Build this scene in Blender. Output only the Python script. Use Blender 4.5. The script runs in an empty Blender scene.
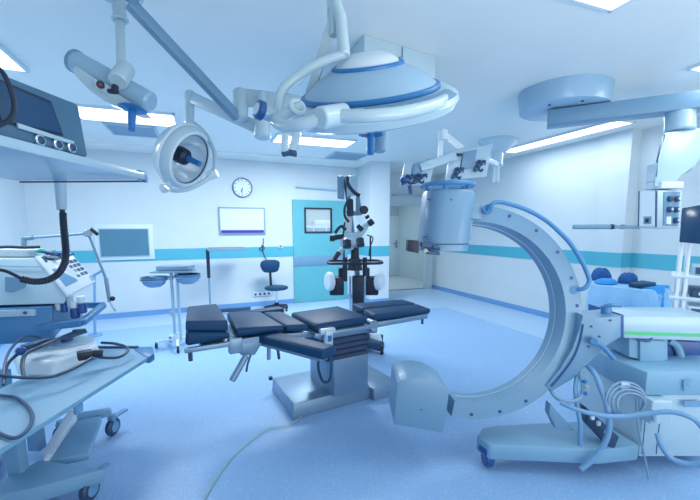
import bpy, bmesh, math, random
from mathutils import Vector, Matrix
random.seed(4)
V = Vector
sc = bpy.context.scene
COL = sc.collection
WM = {}          # world matrix of every thing and part

# ------------------------------------------------------------------ materials
def lin(h):
    h = h.lstrip('#')
    out = []
    for i in (0, 2, 4):
        c = int(h[i:i+2], 16) / 255
        out.append(c/12.92 if c <= .04045 else ((c+.055)/1.055)**2.4)
    return (*out, 1)

def mat(name, hexcol, rough=.5, metal=0, noise=0, nscale=20, coat=0, emit=0, alpha=1, trans=0, bump=0, bscale=200):
    m = bpy.data.materials.new(name)
    m.use_nodes = True
    nt = m.node_tree
    b = nt.nodes['Principled BSDF']
    c = lin(hexcol)
    b.inputs['Base Color'].default_value = c
    b.inputs['Roughness'].default_value = rough
    b.inputs['Metallic'].default_value = metal
    b.inputs['Coat Weight'].default_value = coat
    b.inputs['Alpha'].default_value = alpha
    b.inputs['Transmission Weight'].default_value = trans
    if emit:
        b.inputs['Emission Color'].default_value = c
        b.inputs['Emission Strength'].default_value = emit
    if noise:
        tc = nt.nodes.new('ShaderNodeTexCoord')
        n = nt.nodes.new('ShaderNodeTexNoise')
        n.inputs['Scale'].default_value = nscale
        n.inputs['Detail'].default_value = 4
        r = nt.nodes.new('ShaderNodeValToRGB')
        r.color_ramp.elements[0].position = .3
        r.color_ramp.elements[1].position = .7
        r.color_ramp.elements[0].color = (*[q*(1-noise) for q in c[:3]], 1)
        r.color_ramp.elements[1].color = (*[min(1, q*(1+noise)) for q in c[:3]], 1)
        nt.links.new(tc.outputs['Object'], n.inputs['Vector'])
        nt.links.new(n.outputs['Fac'], r.inputs['Fac'])
        nt.links.new(r.outputs['Color'], b.inputs['Base Color'])
    if bump:
        n2 = nt.nodes.new('ShaderNodeTexNoise')
        n2.inputs['Scale'].default_value = bscale
        bp = nt.nodes.new('ShaderNodeBump')
        bp.inputs['Strength'].default_value = bump
        bp.inputs['Distance'].default_value = .002
        nt.links.new(n2.outputs['Fac'], bp.inputs['Height'])
        nt.links.new(bp.outputs['Normal'], b.inputs['Normal'])
    return m

def floor_mat(name, base, dark, light):
    m = mat(name, base, rough=.38)
    nt = m.node_tree
    b = nt.nodes['Principled BSDF']
    tc = nt.nodes.new('ShaderNodeTexCoord')
    v = nt.nodes.new('ShaderNodeTexVoronoi')
    v.inputs['Scale'].default_value = 90
    r = nt.nodes.new('ShaderNodeValToRGB')
    e = r.color_ramp.elements
    e[0].position = .0; e[0].color = lin(dark)
    e[1].position = .30; e[1].color = lin(base)
    x = r.color_ramp.elements.new(.75); x.color = lin(base)
    y = r.color_ramp.elements.new(1.0); y.color = lin(light)
    n = nt.nodes.new('ShaderNodeTexNoise')
    n.inputs['Scale'].default_value = 60
    mx = nt.nodes.new('ShaderNodeMath'); mx.operation = 'ADD'
    nt.links.new(tc.outputs['Object'], v.inputs['Vector'])
    nt.links.new(tc.outputs['Object'], n.inputs['Vector'])
    s = nt.nodes.new('ShaderNodeMath'); s.operation = 'MULTIPLY_ADD'
    s.inputs[1].default_value = .9; s.inputs[2].default_value = -.3
    nt.links.new(n.outputs['Fac'], s.inputs[0])
    nt.links.new(v.outputs['Distance'], mx.inputs[0])
    nt.links.new(s.outputs[0], mx.inputs[1])
    nt.links.new(mx.outputs[0], r.inputs['Fac'])
    nt.links.new(r.outputs['Color'], b.inputs['Base Color'])
    return m

M = dict(
    wall=mat('wall paint', 'cbdae3', .55, noise=.02, nscale=3),
    ceil=mat('ceiling paint', 'ecf1f0', .4, noise=.015, nscale=2),
    band=mat('turquoise band', '4fb0c8', .45),
    door=mat('turquoise door laminate', '5fb0be', .4, noise=.03, nscale=8),
    floor=floor_mat('speckled vinyl floor', '8ab3e0', '789fd4', '9ac0e6'),
    border=floor_mat('vinyl border with painted sheen', 'a3c4e4', '97bbdf', 'b2cfea'),
    skirt=mat('blue skirting vinyl', '6c9fd6', .4, noise=.05, nscale=30),
    hallfloor=mat('hall vinyl', 'c6d5dc', .3),
    hallwall=mat('hall paint', 'bcd3dc', .6),
    steel=mat('stainless steel', '84a2bc', .4, .5, noise=.05, nscale=6),
    chrome=mat('chrome', 'd5e2ee', .12, 1),
    enamel=mat('pale machine enamel', 'a6c5d9', .32, coat=.2, noise=.015, nscale=5),
    enamel2=mat('grey blue machine enamel', '6d96b6', .42, coat=.15, noise=.015, nscale=5),
    lampwhite=mat('lamp enamel', 'b9d2e0', .28, coat=.3),
    dome=mat('lamp dome enamel', '98bcd8', .3, coat=.3),
    white=mat('white plastic', 'd6e6f2', .4),
    cart=mat('cart enamel', '7aa8c8', .5),
    pad=mat('dark vinyl upholstery', '103f66', .5, bump=.15, bscale=300, noise=.06, nscale=12),
    pad2=mat('dark vinyl seam', '1d3150', .5),
    black=mat('black rubber', '16263d', .5),
    dark=mat('dark plastic', '2c4767', .4),
    navy=mat('navy panel', '436c8a', .4, noise=.04, nscale=10),
    screen=mat('switched off screen', '54859f', .18),
    navyscreen=mat('dark blue screen', '20486f', .2),
    lcd=mat('small display glass', '6b9cc4', .2),
    blue=mat('blue plastic', '2474b8', .32),
    deepblue=mat('deep blue plastic', '1f5296', .35),
    railblue=mat('blue rail enamel', '4482b8', .35),
    handle=mat('blue handle coating', '4a86ba', .35),
    drape=mat('pale blue drape', '93c8f2', .75, noise=.06, nscale=7),
    drape2=mat('mid blue drape', '2f9ae6', .75, noise=.05, nscale=7),
    cloth=mat('dark blue cloth', '215c9e', .85, noise=.15, nscale=14),
    red=mat('red plastic', '8c2433', .4),
    green=mat('green stripe', '4fbf86', .5),
    yellow=mat('yellow cable', 'a5bdb0', .5),
    cable=mat('grey cable', '7a9cbb', .5),
    hose=mat('grey hose', '6d9cc6', .45),
    bellow=mat('bellows rubber', '1f3c63', .5),
    paper=mat('label paper', 'c9dbe8', .7),
    ink=mat('print ink', '33567c', .6),
    purple=mat('violet tray', '3a35a8', .45),
    lens=mat('lamp reflector', 'cfe3f0', .18, .35, coat=.5),
    bowl=mat('bowl steel', '7f9cb5', .22, .9),
    glass=mat('clear glass', 'e8f3f8', .03, alpha=.18),
    emit=mat('luminous panel', 'f4faff', .5, emit=2.5),
    emitsoft=mat('hall luminous panel', 'fff6e6', .5, emit=5.0),
    line=mat('dark seam line', '2e5590', .5),
)

M['pad'].node_tree.nodes['Principled BSDF'].inputs['Specular IOR Level'].default_value = .28

# ------------------------------------------------------------------ mesh builder
def frame(o, z, x=(1, 0, 0)):
    z = V(z).normalized()
    x = V(x); x = (x - z*x.dot(z)).normalized()
    y = z.cross(x)
    m = Matrix((x, y, z)).transposed().to_4x4()
    m.translation = V(o)
    return m

def rotz(o, deg):
    return Matrix.Translation(V(o)) @ Matrix.Rotation(math.radians(deg), 4, 'Z')

def spline(pts, n=6, close=False):
    pts = [V(p) for p in pts]
    k = len(pts)
    out = []
    rng = range(k) if close else range(k-1)
    for i in rng:
        if close:
            p0, p1, p2, p3 = pts[(i-1) % k], pts[i], pts[(i+1) % k], pts[(i+2) % k]
        else:
            p0 = pts[i-1] if i > 0 else pts[0]*2 - pts[1]
            p1, p2 = pts[i], pts[i+1]
            p3 = pts[i+2] if i+2 < k else pts[-1]*2 - pts[-2]
        for j in range(n):
            t = j/n
            out.append(.5*((2*p1) + (p2-p0)*t + (2*p0-5*p1+4*p2-p3)*t*t + (3*p1-p0-3*p2+p3)*t**3))
    if not close:
        out.append(pts[-1])
    return out

class B:
    def __init__(s, M=None):
        s.bm = bmesh.new(); s.M = M or Matrix.Identity(4)
    def v(s, p): return s.bm.verts.new(s.M @ V(p))
    def face(s, vs):
        try: return s.bm.faces.new(vs)
        except ValueError: return None
    def box(s, c, size, rz=0, bev=0, R=None, seg=2):
        c = V(c); h = V(size)/2
        R = R or Matrix.Rotation(math.radians(rz), 4, 'Z')
        vs = [s.v(c + R.to_3x3() @ V((x*h.x, y*h.y, z*h.z))) for x in (-1, 1) for y in (-1, 1) for z in (-1, 1)]
        fs = [s.face([vs[i] for i in q]) for q in ((0,1,3,2),(4,6,7,5),(0,4,5,1),(2,3,7,6),(0,2,6,4),(1,5,7,3))]
        s._bev(vs, bev, seg); return s
    def _bev(s, vs, bev, seg=2):
        if bev:
            es = set()
            for q in vs: es.update(q.link_edges)
            bmesh.ops.bevel(s.bm, geom=list(es), offset=bev, segments=seg, affect='EDGES', profile=.5)
    def prism(s, poly, vec, bev=0, seg=2):
        vec = V(vec)
        a = [s.v(p) for p in poly]
        b = [s.v(V(p)+vec) for p in poly]
        n = len(a)
        s.face(a[::-1]); s.face(b)
        for i in range(n): s.face([a[i], a[(i+1) % n], b[(i+1) % n], b[i]])
        s._bev(a+b, bev, seg); return s
    def hexa(s, lo, hi, bev=0, seg=2):
        """a block from four lower and four upper corners"""
        a = [s.v(p) for p in lo]; b = [s.v(p) for p in hi]
        s.face(a[::-1]); s.face(b)
        for i in range(4): s.face([a[i], a[(i+1) % 4], b[(i+1) % 4], b[i]])
        s._bev(a+b, bev, seg); return s
    def lathe(s, prof, o=(0,0,0), z=(0,0,1), n=36, a0=0, a1=360, cap=True):
        F = frame(o, z, (1,0,0) if abs(V(z).normalized().x) < .9 else (0,1,0))
        full = abs(a1-a0) >= 359.9
        k = n if full else n+1
        rings = []
        for (r, h) in prof:
            if r < 1e-6:
                rings.append([s.v(F @ V((0, 0, h)))])
            else:
                rings.append([s.v(F @ V((r*math.cos(math.radians(a0+(a1-a0)*i/n)), r*math.sin(math.radians(a0+(a1-a0)*i/n)), h))) for i in range(k)])
        for A, C in zip(rings, rings[1:]):
            for i in range(n if full else n):
                j = (i+1) % k if full else i+1
                if len(A) == 1 and len(C) == 1: continue
                if len(A) == 1: s.face([A[0], C[j], C[i]])
                elif len(C) == 1: s.face([A[i], A[j], C[0]])
                else: s.face([A[i], A[j], C[j], C[i]])
        if cap and full:
            if len(rings[0]) > 1: s.face(rings[0][::-1])
            if len(rings[-1]) > 1: s.face(rings[-1])
        return s
    def cyl(s, a, b, r, r2=None, n=20, bev=0):
        a, b = V(a), V(b); L = (b-a).length
        r2 = r if r2 is None else r2
        if bev: pr = [(r-bev, 0), (r, bev), (r2, L-bev), (r2-bev, L)]
        else: pr = [(r, 0), (r2, L)]
        return s.lathe(pr, a, b-a, n)
    def tube(s, pts, r, n=8, smooth=6, close=False, ribs=0):
        P_ = spline(pts, smooth, close) if smooth else [V(p) for p in pts]
        k = len(P_); rings = []
        up = None
        for i, p in enumerate(P_):
            t = (P_[(i+1) % k] - P_[i-1]) if close else (P_[min(i+1, k-1)] - P_[max(i-1, 0)])
            t = t.normalized() if t.length > 1e-9 else V((0,0,1))
            if up is None:
                up = V((0,0,1)) if abs(t.z) < .9 else V((1,0,0))
            up = (up - t*up.dot(t)).normalized()
            w = t.cross(up)
            rr = r*(1 if not ribs or i % 2 else 1-ribs)
            rings.append([s.v(p + (up*math.cos(2*math.pi*j/n) + w*math.sin(2*math.pi*j/n))*rr) for j in range(n)])
        for i in range(k if close else k-1):
            A, C = rings[i], rings[(i+1) % k]
            for j in range(n): s.face([A[j], A[(j+1) % n], C[(j+1) % n], C[j]])
        if not close:
            s.face(rings[0][::-1]); s.face(rings[-1])
        return s
    def beam(s, a, b, w, h, up=(0,0,1), bev=.006, w2=None, h2=None):
        """rectangular bar from a to b, width w sideways, height h along up"""
        a, b = V(a), V(b); t = (b-a).normalized()
        u = V(up); u = (u - t*u.dot(t)).normalized(); x = t.cross(u)
        w2 = w2 or w; h2 = h2 or h
        lo = [a + x*w/2*i + u*h/2*j for i, j in ((-1,-1),(1,-1),(1,1),(-1,1))]
        hi = [b + x*w2/2*i + u*h2/2*j for i, j in ((-1,-1),(1,-1),(1,1),(-1,1))]
        return s.hexa(lo, hi, bev)
    def ball(s, c, r, n=16, sz=1):
        return s.lathe([(r*math.sin(math.pi*i/8), -r*sz*math.cos(math.pi*i/8)) for i in range(9)], c, (0,0,1), n)
    def torus(s, c, z, R_, r, n=40, m=10, x=(1,0,0)):
        F = frame(c, z, x)
        pts = [F @ V((R_*math.cos(2*math.pi*i/n), R_*math.sin(2*math.pi*i/n), 0)) for i in range(n)]
        return s.tube(pts, r, m, 0, True)
    def build(s, name, m, parent=None, ang=35, kind=None, label=None, cat=None, group=None):
        bm = s.bm
        bmesh.ops.remove_doubles(bm, verts=bm.verts, dist=1e-6)
        bmesh.ops.recalc_face_normals(bm, faces=bm.faces)
        if parent is not None:
            bm.transform(WM[parent.name].inverted())
            base = WM[parent.name]
        else:
            base = None
            if kind != 'structure':
                xs = [q.co for q in bm.verts]
                lo = V((min(q.x for q in xs), min(q.y for q in xs), min(q.z for q in xs)))
                hi = V((max(q.x for q in xs), max(q.y for q in xs), max(q.z for q in xs)))
                o = V(((lo.x+hi.x)/2, (lo.y+hi.y)/2, lo.z))
                base = Matrix.Translation(o)
                bm.transform(base.inverted())
            else:
                base = Matrix.Identity(4)
        me = bpy.data.meshes.new(name)
        for f_ in bm.faces: f_.smooth = True
        bm.to_mesh(me); bm.free()
        me.set_sharp_from_angle(angle=math.radians(ang))
        me.materials.append(M[m] if isinstance(m, str) else m)
        o = bpy.data.objects.new(name, me); COL.objects.link(o)
        if parent is not None: o.parent = parent
        else: o.matrix_world = base
        WM[o.name] = base
        tag(o, label, cat, group, kind)
        return o

def tag(o, label=None, cat=None, group=None, kind=None):
    if label: o['label'] = label
    if cat: o['category'] = cat
    if group: o['group'] = group
    if kind: o['kind'] = kind

def thing(name, label, cat, loc, rz=0, group=None):
    o = bpy.data.objects.new(name, None); COL.objects.link(o)
    o.empty_display_size = .1
    m = rotz(loc, rz); o.matrix_world = m; WM[o.name] = m
    tag(o, label, cat, group)
    return o

def copy_tree(o, parent=None):
    c = o.copy(); COL.objects.link(c)
    if parent is not None: c.parent = parent
    WM[c.name] = WM[o.name]
    for ch in list(o.children): copy_tree(ch, c)
    return c

def struct(b, name, m, parent=None): return b.build(name, m, parent, kind='structure' if parent is None else None)

RV = V((.9349, -.3549, 0))      # direction across the view
NV = V((.3549, .9349, 0))       # direction into the room along the view
Z = V((0, 0, 1))

# ------------------------------------------------------------------ the room
XL, XR, H = -2.75, 5.675, 3.0
YB = lambda x: 7.72 + .0585*(x+2.75)
plan = [(XL, YB(XL)), (3.23, YB(3.23)), (3.23, 7.3), (3.68, 7.3), (3.68, 8.7), (XR+.03, 8.7)]
b = B(); b.prism([(XL-.1, -1.6, -.05), (6.2, -1.6, -.05), (6.2, 8.8, -.05), (XL-.1, 8.8, -.05)], (0, 0, .05)); struct(b, 'floor', 'floor')
b = B(); b.prism([(XL-.1, -1.6, H), (6.2, -1.6, H), (6.2, 8.8, H), (XL-.1, 8.8, H)], (0, 0, .1)); struct(b, 'ceiling', 'ceil')

def wall_run(b, pts, z0, z1, t):
    """vertical wall slabs along a plan polyline, thickness to the left of the walking direction"""
    for (a, c) in zip(pts, pts[1:]):
        a, c = V((*a, 0)), V((*c, 0)); d = (c-a).normalized(); n = V((-d.y, d.x, 0))*t
        b.prism([a+Z*z0, c+Z*z0, c+n+Z*z0, a+n+Z*z0], Z*(z1-z0))

DX0, DX1, DH = 1.72, 2.98, 2.23          # the turquoise door
EX0, EX1, EH = 3.9, 5.5, 2.2           # the open doorway
b = B()
wall_run(b, [(XL, YB(XL)), (DX0, YB(DX0))], 0, H, .12)
wall_run(b, [(DX0, YB(DX0)), (DX1, YB(DX1))], DH, H, .12)
wall_run(b, [(DX1, YB(DX1)), (3.23, YB(3.23))], 0, H, .12)
b.prism([(3.23, 7.3, 0), (3.68, 7.3, 0), (3.68, 8.7, 0), (3.23, 8.7, 0)], Z*H)
wall_run(b, [(3.68, 8.7), (EX0, 8.7)], 0, H, .12)
wall_run(b, [(EX0, 8.7), (EX1, 8.7)], EH, H, .12)
wall_run(b, [(EX1, 8.7), (XR+.15, 8.7)], 0, H, .12)
struct(b, 'wall_back', 'wall')
b = B(); b.box((XL-.06, 3.06, H/2), (.12, 9.4, H)); struct(b, 'wall_left', 'wall')
b = B()
b.box((XR+.03+.1, (8.7+4.15)/2, H/2), (.2, 8.7-4.15, H))
b.box((XR+.1, (4.15+3.72)/2, H/2), (.2, .43, H))
b.box((XR+.2+.1, (3.72-1.6)/2, H/2), (.2, 3.72+1.6, H))
struct(b, 'wall_right', 'wall')

# turquoise band round the room: thin vinyl bands laid on the walls
S0, S1 = 1.03, 1.245
def band_run(name, pts, z0, z1, m, t=.006):
    b = B()
    for (a, c) in zip(pts, pts[1:]):
        a, c = V((*a, 0)), V((*c, 0)); d = (c-a).normalized(); n = V((d.y, -d.x, 0))*t
        b.prism([a+Z*z0, c+Z*z0, c+n+Z*z0, a+n+Z*z0], Z*(z1-z0))
    return struct(b, name, m)
band_run('trim_1', [(XL, YB(XL)), (DX0, YB(DX0))], S0, S1, 'band')
band_run('trim_2', [(DX1, YB(DX1)), (3.23, YB(3.23)), (3.23, 7.3), (3.68, 7.3), (3.68, 8.7)], S0, S1, 'band')
band_run('trim_3', [(XR+.03, 8.7), (XR+.03, 4.15), (XR, 4.15), (XR, 3.72), (XR+.2, 3.72), (XR+.2, 2.8)], S0, S1, 'band')
band_run('trim_5', [(XR+.2, 2.6), (XR+.2, -1)], S0, S1, 'band')
band_run('trim_4', [(XL, -1), (XL, YB(XL))], S0, S1, 'band')
band_run('baseboard_back', [(XL, YB(XL)), (DX0, YB(DX0))], 0, .1, 'skirt', .012)
band_run('baseboard_pillar', [(DX1, YB(DX1)), (3.23, YB(3.23)), (3.23, 7.3), (3.68, 7.3), (3.68, 8.7), (EX0-.06, 8.7)], 0, .1, 'skirt', .012)
band_run('baseboard_right', [(XR+.03, 8.7), (XR+.03, 4.15), (XR, 4.15), (XR, 3.72), (XR+.2, 3.72), (XR+.2, -1)], 0, .1, 'skirt', .012)
band_run('baseboard_left', [(XL, -1), (XL, YB(XL))], 0, .1, 'skirt', .012)
# pale border strip of the floor, reflected sheen painted in as lighter colour
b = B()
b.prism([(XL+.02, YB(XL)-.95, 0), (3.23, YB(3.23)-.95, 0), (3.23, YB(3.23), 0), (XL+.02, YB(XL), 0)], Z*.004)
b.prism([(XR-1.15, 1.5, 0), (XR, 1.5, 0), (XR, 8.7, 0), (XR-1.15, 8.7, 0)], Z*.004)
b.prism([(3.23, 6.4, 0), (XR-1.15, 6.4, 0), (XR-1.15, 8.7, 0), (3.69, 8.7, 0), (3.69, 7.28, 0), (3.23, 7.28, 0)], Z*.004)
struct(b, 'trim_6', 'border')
# soffit over the recess of the back wall
b = B(); b.prism([(XL+.02, 7.32, H-.03), (3.228, 7.32, H-.03), (3.228, YB(3.228), H-.03), (XL+.02, YB(XL), H-.03)], Z*.03); struct(b, 'trim_7', 'ceil')

# hall behind the back wall
b = B(); b.box((3.3, 10.2, -.03), (6, 3.1, .06)); struct(b, 'floor_hall', 'hallfloor')
b = B(); b.box((3.3, 11.6, 1.4), (6, .1, 2.8)); b.box((.9, 10.1, 1.4), (.1, 3.0, 2.8)); b.box((6.2, 10.1, 1.4), (.1, 3.0, 2.8)); struct(b, 'wall_hall', 'hallwall')
b = B(); b.box((3.5, 10.2, 2.82), (5.6, 2.9, .06)); struct(b, 'ceiling_hall', 'hallwall')

# turquoise door with window
dr = bpy.data.objects.new('door_1', None); COL.objects.link(dr)
DM = rotz(((DX0+DX1)/2, YB((DX0+DX1)/2), 0), 3.35); dr.matrix_world = DM; WM['door_1'] = DM
dr['kind'] = 'structure'
w2 = (DX1-DX0)/2
wx0, wx1, wz0, wz1 = -.36, .24, 1.54, 2.05
b = B(DM); b.box((0, -.01, (DH+wz1)/2+.0), (2*w2, .05, DH-wz1)); b.box((0, -.01, wz0/2+.005), (2*w2, .05, wz0-.01))
b.box(((wx0-w2)/2, -.01, (wz0+wz1)/2), (w2+wx0, .05, wz1-wz0)); b.box(((wx1+w2)/2, -.01, (wz0+wz1)/2), (w2-wx1, .05, wz1-wz0))
b.build('door_leaf', 'door', dr)
b = B(DM)
for x in (wx0, wx1): b.box((x, -.04, (wz0+wz1)/2), (.035, .03, wz1-wz0+.035))
for z in (wz0, wz1): b.box(((wx0+wx1)/2, -.04, z), (wx1-wx0, .03, .035))
wf = b.build('window_frame', 'black', dr)
b = B(DM); b.box(((wx0+wx1)/2, -.01, (wz0+wz1)/2), (wx1-wx0, .008, wz1-wz0)); b.build('window_pane', 'glass', wf)
b = B(DM); b.box((0, -.042, .915), (2*w2, .016, .2), bev=.004); b.build('bumper_rail', 'enamel2', dr)
# open doorway with its leaf swung into the hall
d2 = bpy.data.objects.new('door_2', None); COL.objects.link(d2)
d2.location = ((EX0+EX1)/2, 8.7, 0); WM['door_2'] = Matrix.Translation(V(((EX0+EX1)/2, 8.7, 0))); d2['kind'] = 'structure'
b = B()
for x in (EX0-.03, EX1+.03): b.box((x, 8.68, EH/2), (.06, .05, EH))
b.box(((EX0+EX1)/2, 8.68, EH+.03), (EX1-EX0+.12, .05, .06)); b.build('door_frame', 'hallwall', d2)
xr = (6.152,11.47,1.137)[0]
b = B(); b.box((xr-.5, 11.5, 1.03), (1.0, .06, 2.05), bev=.006); lf = b.build('door_leaf', 'white', d2)
b = B(); b.cyl((xr-.1, 11.47, 1.12), (xr-.1, 11.41, 1.12), .018); b.box((xr-.17, 11.405, 1.12), (.16, .025, .03)); b.box((xr-.1, 11.465, 1.1), (.06, .012, .26)); b.build('door_handle', 'steel', lf)

t = thing('hall_cabinet', 'blue fronted cabinet seen through the small window of the turquoise door', 'cabinet', (3.2, 11.2, 0))
b = B(); b.box((3.2, 11.2, .86), (1.3, .5, 1.72), bev=.01); b.build('body', 'paper', t)
for x in (2.8, 3.2, 3.6):
    b = B(); b.box((x, 10.94, 1.3), (.36, .02, .7), bev=.004); b.build('door', 'lcd', t)
b = B(); b.box((3.3, 11.2, 1.8), (.5, .4, .16), bev=.03); b.build('lid', 'white', t)

# ------------------------------------------------------------------ ceiling luminaires, vents, ceiling box
def panel(x0, x1, y0, y1, label, group='ceiling light panels'):
    t = thing('ceiling_light', label, 'ceiling light', ((x0+x1)/2, (y0+y1)/2, H-.03), 0, group)
    b = B(); b.box(((x0+x1)/2, (y0+y1)/2, H-.012), (x1-x0, y1-y0, .016)); b.build('diffuser', 'emit', t)
    b = B()
    for x in (x0, x1): b.box((x, (y0+y1)/2, H-.014), (.024, y1-y0+.024, .026))
    for y in (y0, y1): b.box(((x0+x1)/2, y, H-.014), (x1-x0, .024, .026))
    b.build('frame', 'white', t)
panel(-1.4, -.3, 5.2, 5.78, 'white ceiling light panel above the wall screen, left behind the dark-handled lamp')
panel(1.04, 2.28, 5.70, 6.22, 'white ceiling light panel seen below the big domed surgical lamp')
panel(-2.6, -1.4, 3.75, 4.27, 'white ceiling light panel at the upper left above the dark monitor')
panel(4.98, 5.32, 3.48, 5.55, 'long white ceiling light strip along the right wall')
panel(1.9, 2.48, .62, 1.83, 'ceiling light panel whose corner shows at the top edge, right of centre')
panel(4.0, 4.6, 1.05, 2.2, 'ceiling light panel cut off at the right edge, above the pendant arm')
for (x0, x1, y0, y1, l) in ((-1.19, -.6, 5.94, 6.55, 'grey square ceiling air vent beside the light panel above the wall screen'), (2.25, 2.9, 6.66, 7.26, 'pale square ceiling air vent near the turquoise door')):
    t = thing('ceiling_vent', l, 'vent', ((x0+x1)/2, (y0+y1)/2, H-.02), 0, 'ceiling air vents')
    b = B(); b.box(((x0+x1)/2, (y0+y1)/2, H-.006), (x1-x0, y1-y0, .012)); b.build('backing', 'enamel2', t)
    b = B()
    for x in (x0, x1): b.box((x, (y0+y1)/2, H-.01), (.03, y1-y0+.03, .02))
    for y in (y0, y1): b.box(((x0+x1)/2, y, H-.01), (x1-x0, .03, .02))
    b.build('frame', 'enamel', t)
t = thing('ceiling_service_box', 'large pale box hung under the ceiling behind the big domed lamp', 'ceiling box', (1.47, 3.14, 2.62))
b = B(); b.hexa([(1.134, 2.682, 2.62), (1.815, 2.80, 2.62), (1.76, 3.66, 2.62), (1.09, 3.56, 2.62)], [(1.134, 2.682, 3), (1.815, 2.80, 3), (1.76, 3.66, 3), (1.09, 3.56, 3)], .006); b.build('casing', 'lampwhite', t)
b = B(); b.beam((1.475, 2.735, 2.64), (1.475, 2.735, 2.99), .005, .01, (0, 1, 0), 0); b.build('panel_seam', 'cable', t)
b = B(); b.cyl((1.455, 2.73, 2.9), (1.455, 2.715, 2.9), .012); b.build('latch', 'steel', t)

# ------------------------------------------------------------------ things on the back wall
def wallM(p, off=0): return rotz((p[0], YB(p[0])-off, 0), 3.35)
p = (0.711,7.922,2.43)
t = thing('wall_clock', 'round white wall clock with dark rim above the whiteboard', 'clock', p)
F = frame((p[0], p[1]-.0, p[2]), (.0584, -.998, 0), (1, .0585, 0))
b = B(F); b.lathe([(0, .002), (.175, .002), (.175, .02), (0, .02)], n=40); b.build('dial', 'white', t)
b = B(F); b.lathe([(.176, 0), (.192, 0), (.192, .035), (.176, .035), (.176, 0)], n=40, cap=False); b.build('rim', 'ink', t)
for ang, L, w in ((-8, .13, .008), (-20, .09, .012)):
    a = math.radians(ang); b = B(F)
    b.beam((0, 0, .024), (math.sin(-a)*-L, -math.cos(a)*L, .024), .004, w, (math.cos(a), -math.sin(a), 0), 0); b.build('hand', 'ink', t)
b = B(F)
for i in range(12):
    a = math.pi*i/6; b.beam((.135*math.sin(a), .135*math.cos(a), .021), (.16*math.sin(a), .16*math.cos(a), .021), .003, .012, (math.cos(a), -math.sin(a), 0), 0)
b.build('hour_marks', 'ink', t)

x0, x1 = (0.248,7.895,1.784)[0], (1.129,7.947,1.792)[0]
zt, zb = 2.03, 1.515
t = thing('whiteboard', 'white marker board with violet tray strip on the back wall', 'whiteboard', ((x0+x1)/2, YB((x0+x1)/2), zb))
W = wallM(((x0+x1)/2, 0)); hw = (x1-x0)/2
b = B(W); b.box((0, -.012, (zt+zb)/2), (2*hw, .018, zt-zb)); b.build('board', 'white', t)
b = B(W)
for x in (-hw, hw): b.box((x, -.016, (zt+zb)/2), (.025, .03, zt-zb+.025))
for z in (zt, zb): b.box((0, -.016, z), (2*hw, .03, .025))
b.build('frame', 'steel', t)
b = B(W); b.box((0, -.03, zb+.05), (2*hw-.05, .03, .055)); b.build('tray_strip', 'purple', t)
b = B(); b.tube([(1.095,7.925,1.423), (1.08,7.924,1.259), (1.006,7.91,1.219), (1.045,7.912,1.167), (1.108,7.916,1.217), (1.06,7.923,1.28), (1.086,7.924,1.113), (1.144,7.928,0.966)], .008, 6); b.build('hanging_cord', 'dark', None, label='dark cord looped on the wall below the right end of the whiteboard', cat='cord')
t = thing('wall_switch', 'small white switch box on the turquoise band left of the door', 'switch', (1.45,7.966,1.251))
W = wallM((1.45,7.966,1.251)); b = B(W); b.box((0, -.02, (1.45,7.966,1.251)[2]), (.09, .04, .08), bev=.006); b.build('housing', 'white', t)
b = B(W); b.box((0, -.043, (1.45,7.966,1.251)[2]), (.05, .008, .05), bev=.002); b.build('rocker', 'enamel2', t)
t = thing('outlet_strip', 'white wall outlet strip behind the swivel stool', 'outlet', (1.033,7.941,0.261))
W = wallM((1.033,7.941,0.261)); b = B(W); zz = (1.033,7.941,0.261)[2]; b.box((0, -.012, zz), (.38, .024, .09), bev=.004); b.build('cover', 'white', t)
for i in range(4):
    b = B(W); b.cyl((-.14+.093*i, -.022, zz), (-.14+.093*i, -.03, zz), .025); b.build('socket', 'ink', t)
p = (1.208,7.952,1.66)
b = B(wallM(p)); b.box((0, -.003, p[2]), (.07, .006, .07)); b.build('wall_notice', 'paper', None, label='tiny faded paper square on the wall right of the whiteboard', cat='notice')
# wall screen
x0, x1 = (-1.838,7.773,1.415)[0], (-0.919,7.827,1.405)[0]; W = wallM(((x0+x1)/2, 0)); hw = (x1-x0)/2; z0, z1 = 1.065, 1.70
t = thing('wall_screen', 'grey wall screen in a wide pale frame on the back wall', 'screen', ((x0+x1)/2, YB((x0+x1)/2), z0))
b = B(W); b.box((0, -.015, (z0+z1)/2), (2*hw, .03, z1-z0), bev=.006)
b.build('frame', 'white', t)
b = B(W)
for x in (-hw+.07, hw-.08): b.box((x, -.035, (z0+z1)/2-.01), (.015, .02, z1-z0-.12))
for z in (z0+.06, z1-.08): b.box((0, -.035, z), (2*hw-.14, .02, .015))
b.build('inner_bezel', 'enamel', t)
b = B(W); b.box((-.005, -.034, (z0+z1)/2-.01), (2*hw-.17, .012, z1-z0-.16)); b.build('display', 'screen', t)
# rods over the doors
for a, c, l, r in (((1.819,7.927,2.494), (2.748,7.982,2.461), 'thin pale rod on the wall above the turquoise door', .02), ((4.459,8.62,2.46), (5.333,8.62,2.462), 'thin pale rod on the wall above the open doorway', .025)):
    t = thing('door_track', l, 'rod', (min(a[0], c[0]), a[1], a[2]-.03))
    b = B(); b.cyl(a, c, r, bev=.004); b.build('rod', 'enamel', t)
    for q in (a, c):
        b = B(); b.cyl(V(q), V(q)+V((0, .05, 0)), r*.9); b.build('bracket', 'enamel', t)

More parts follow.
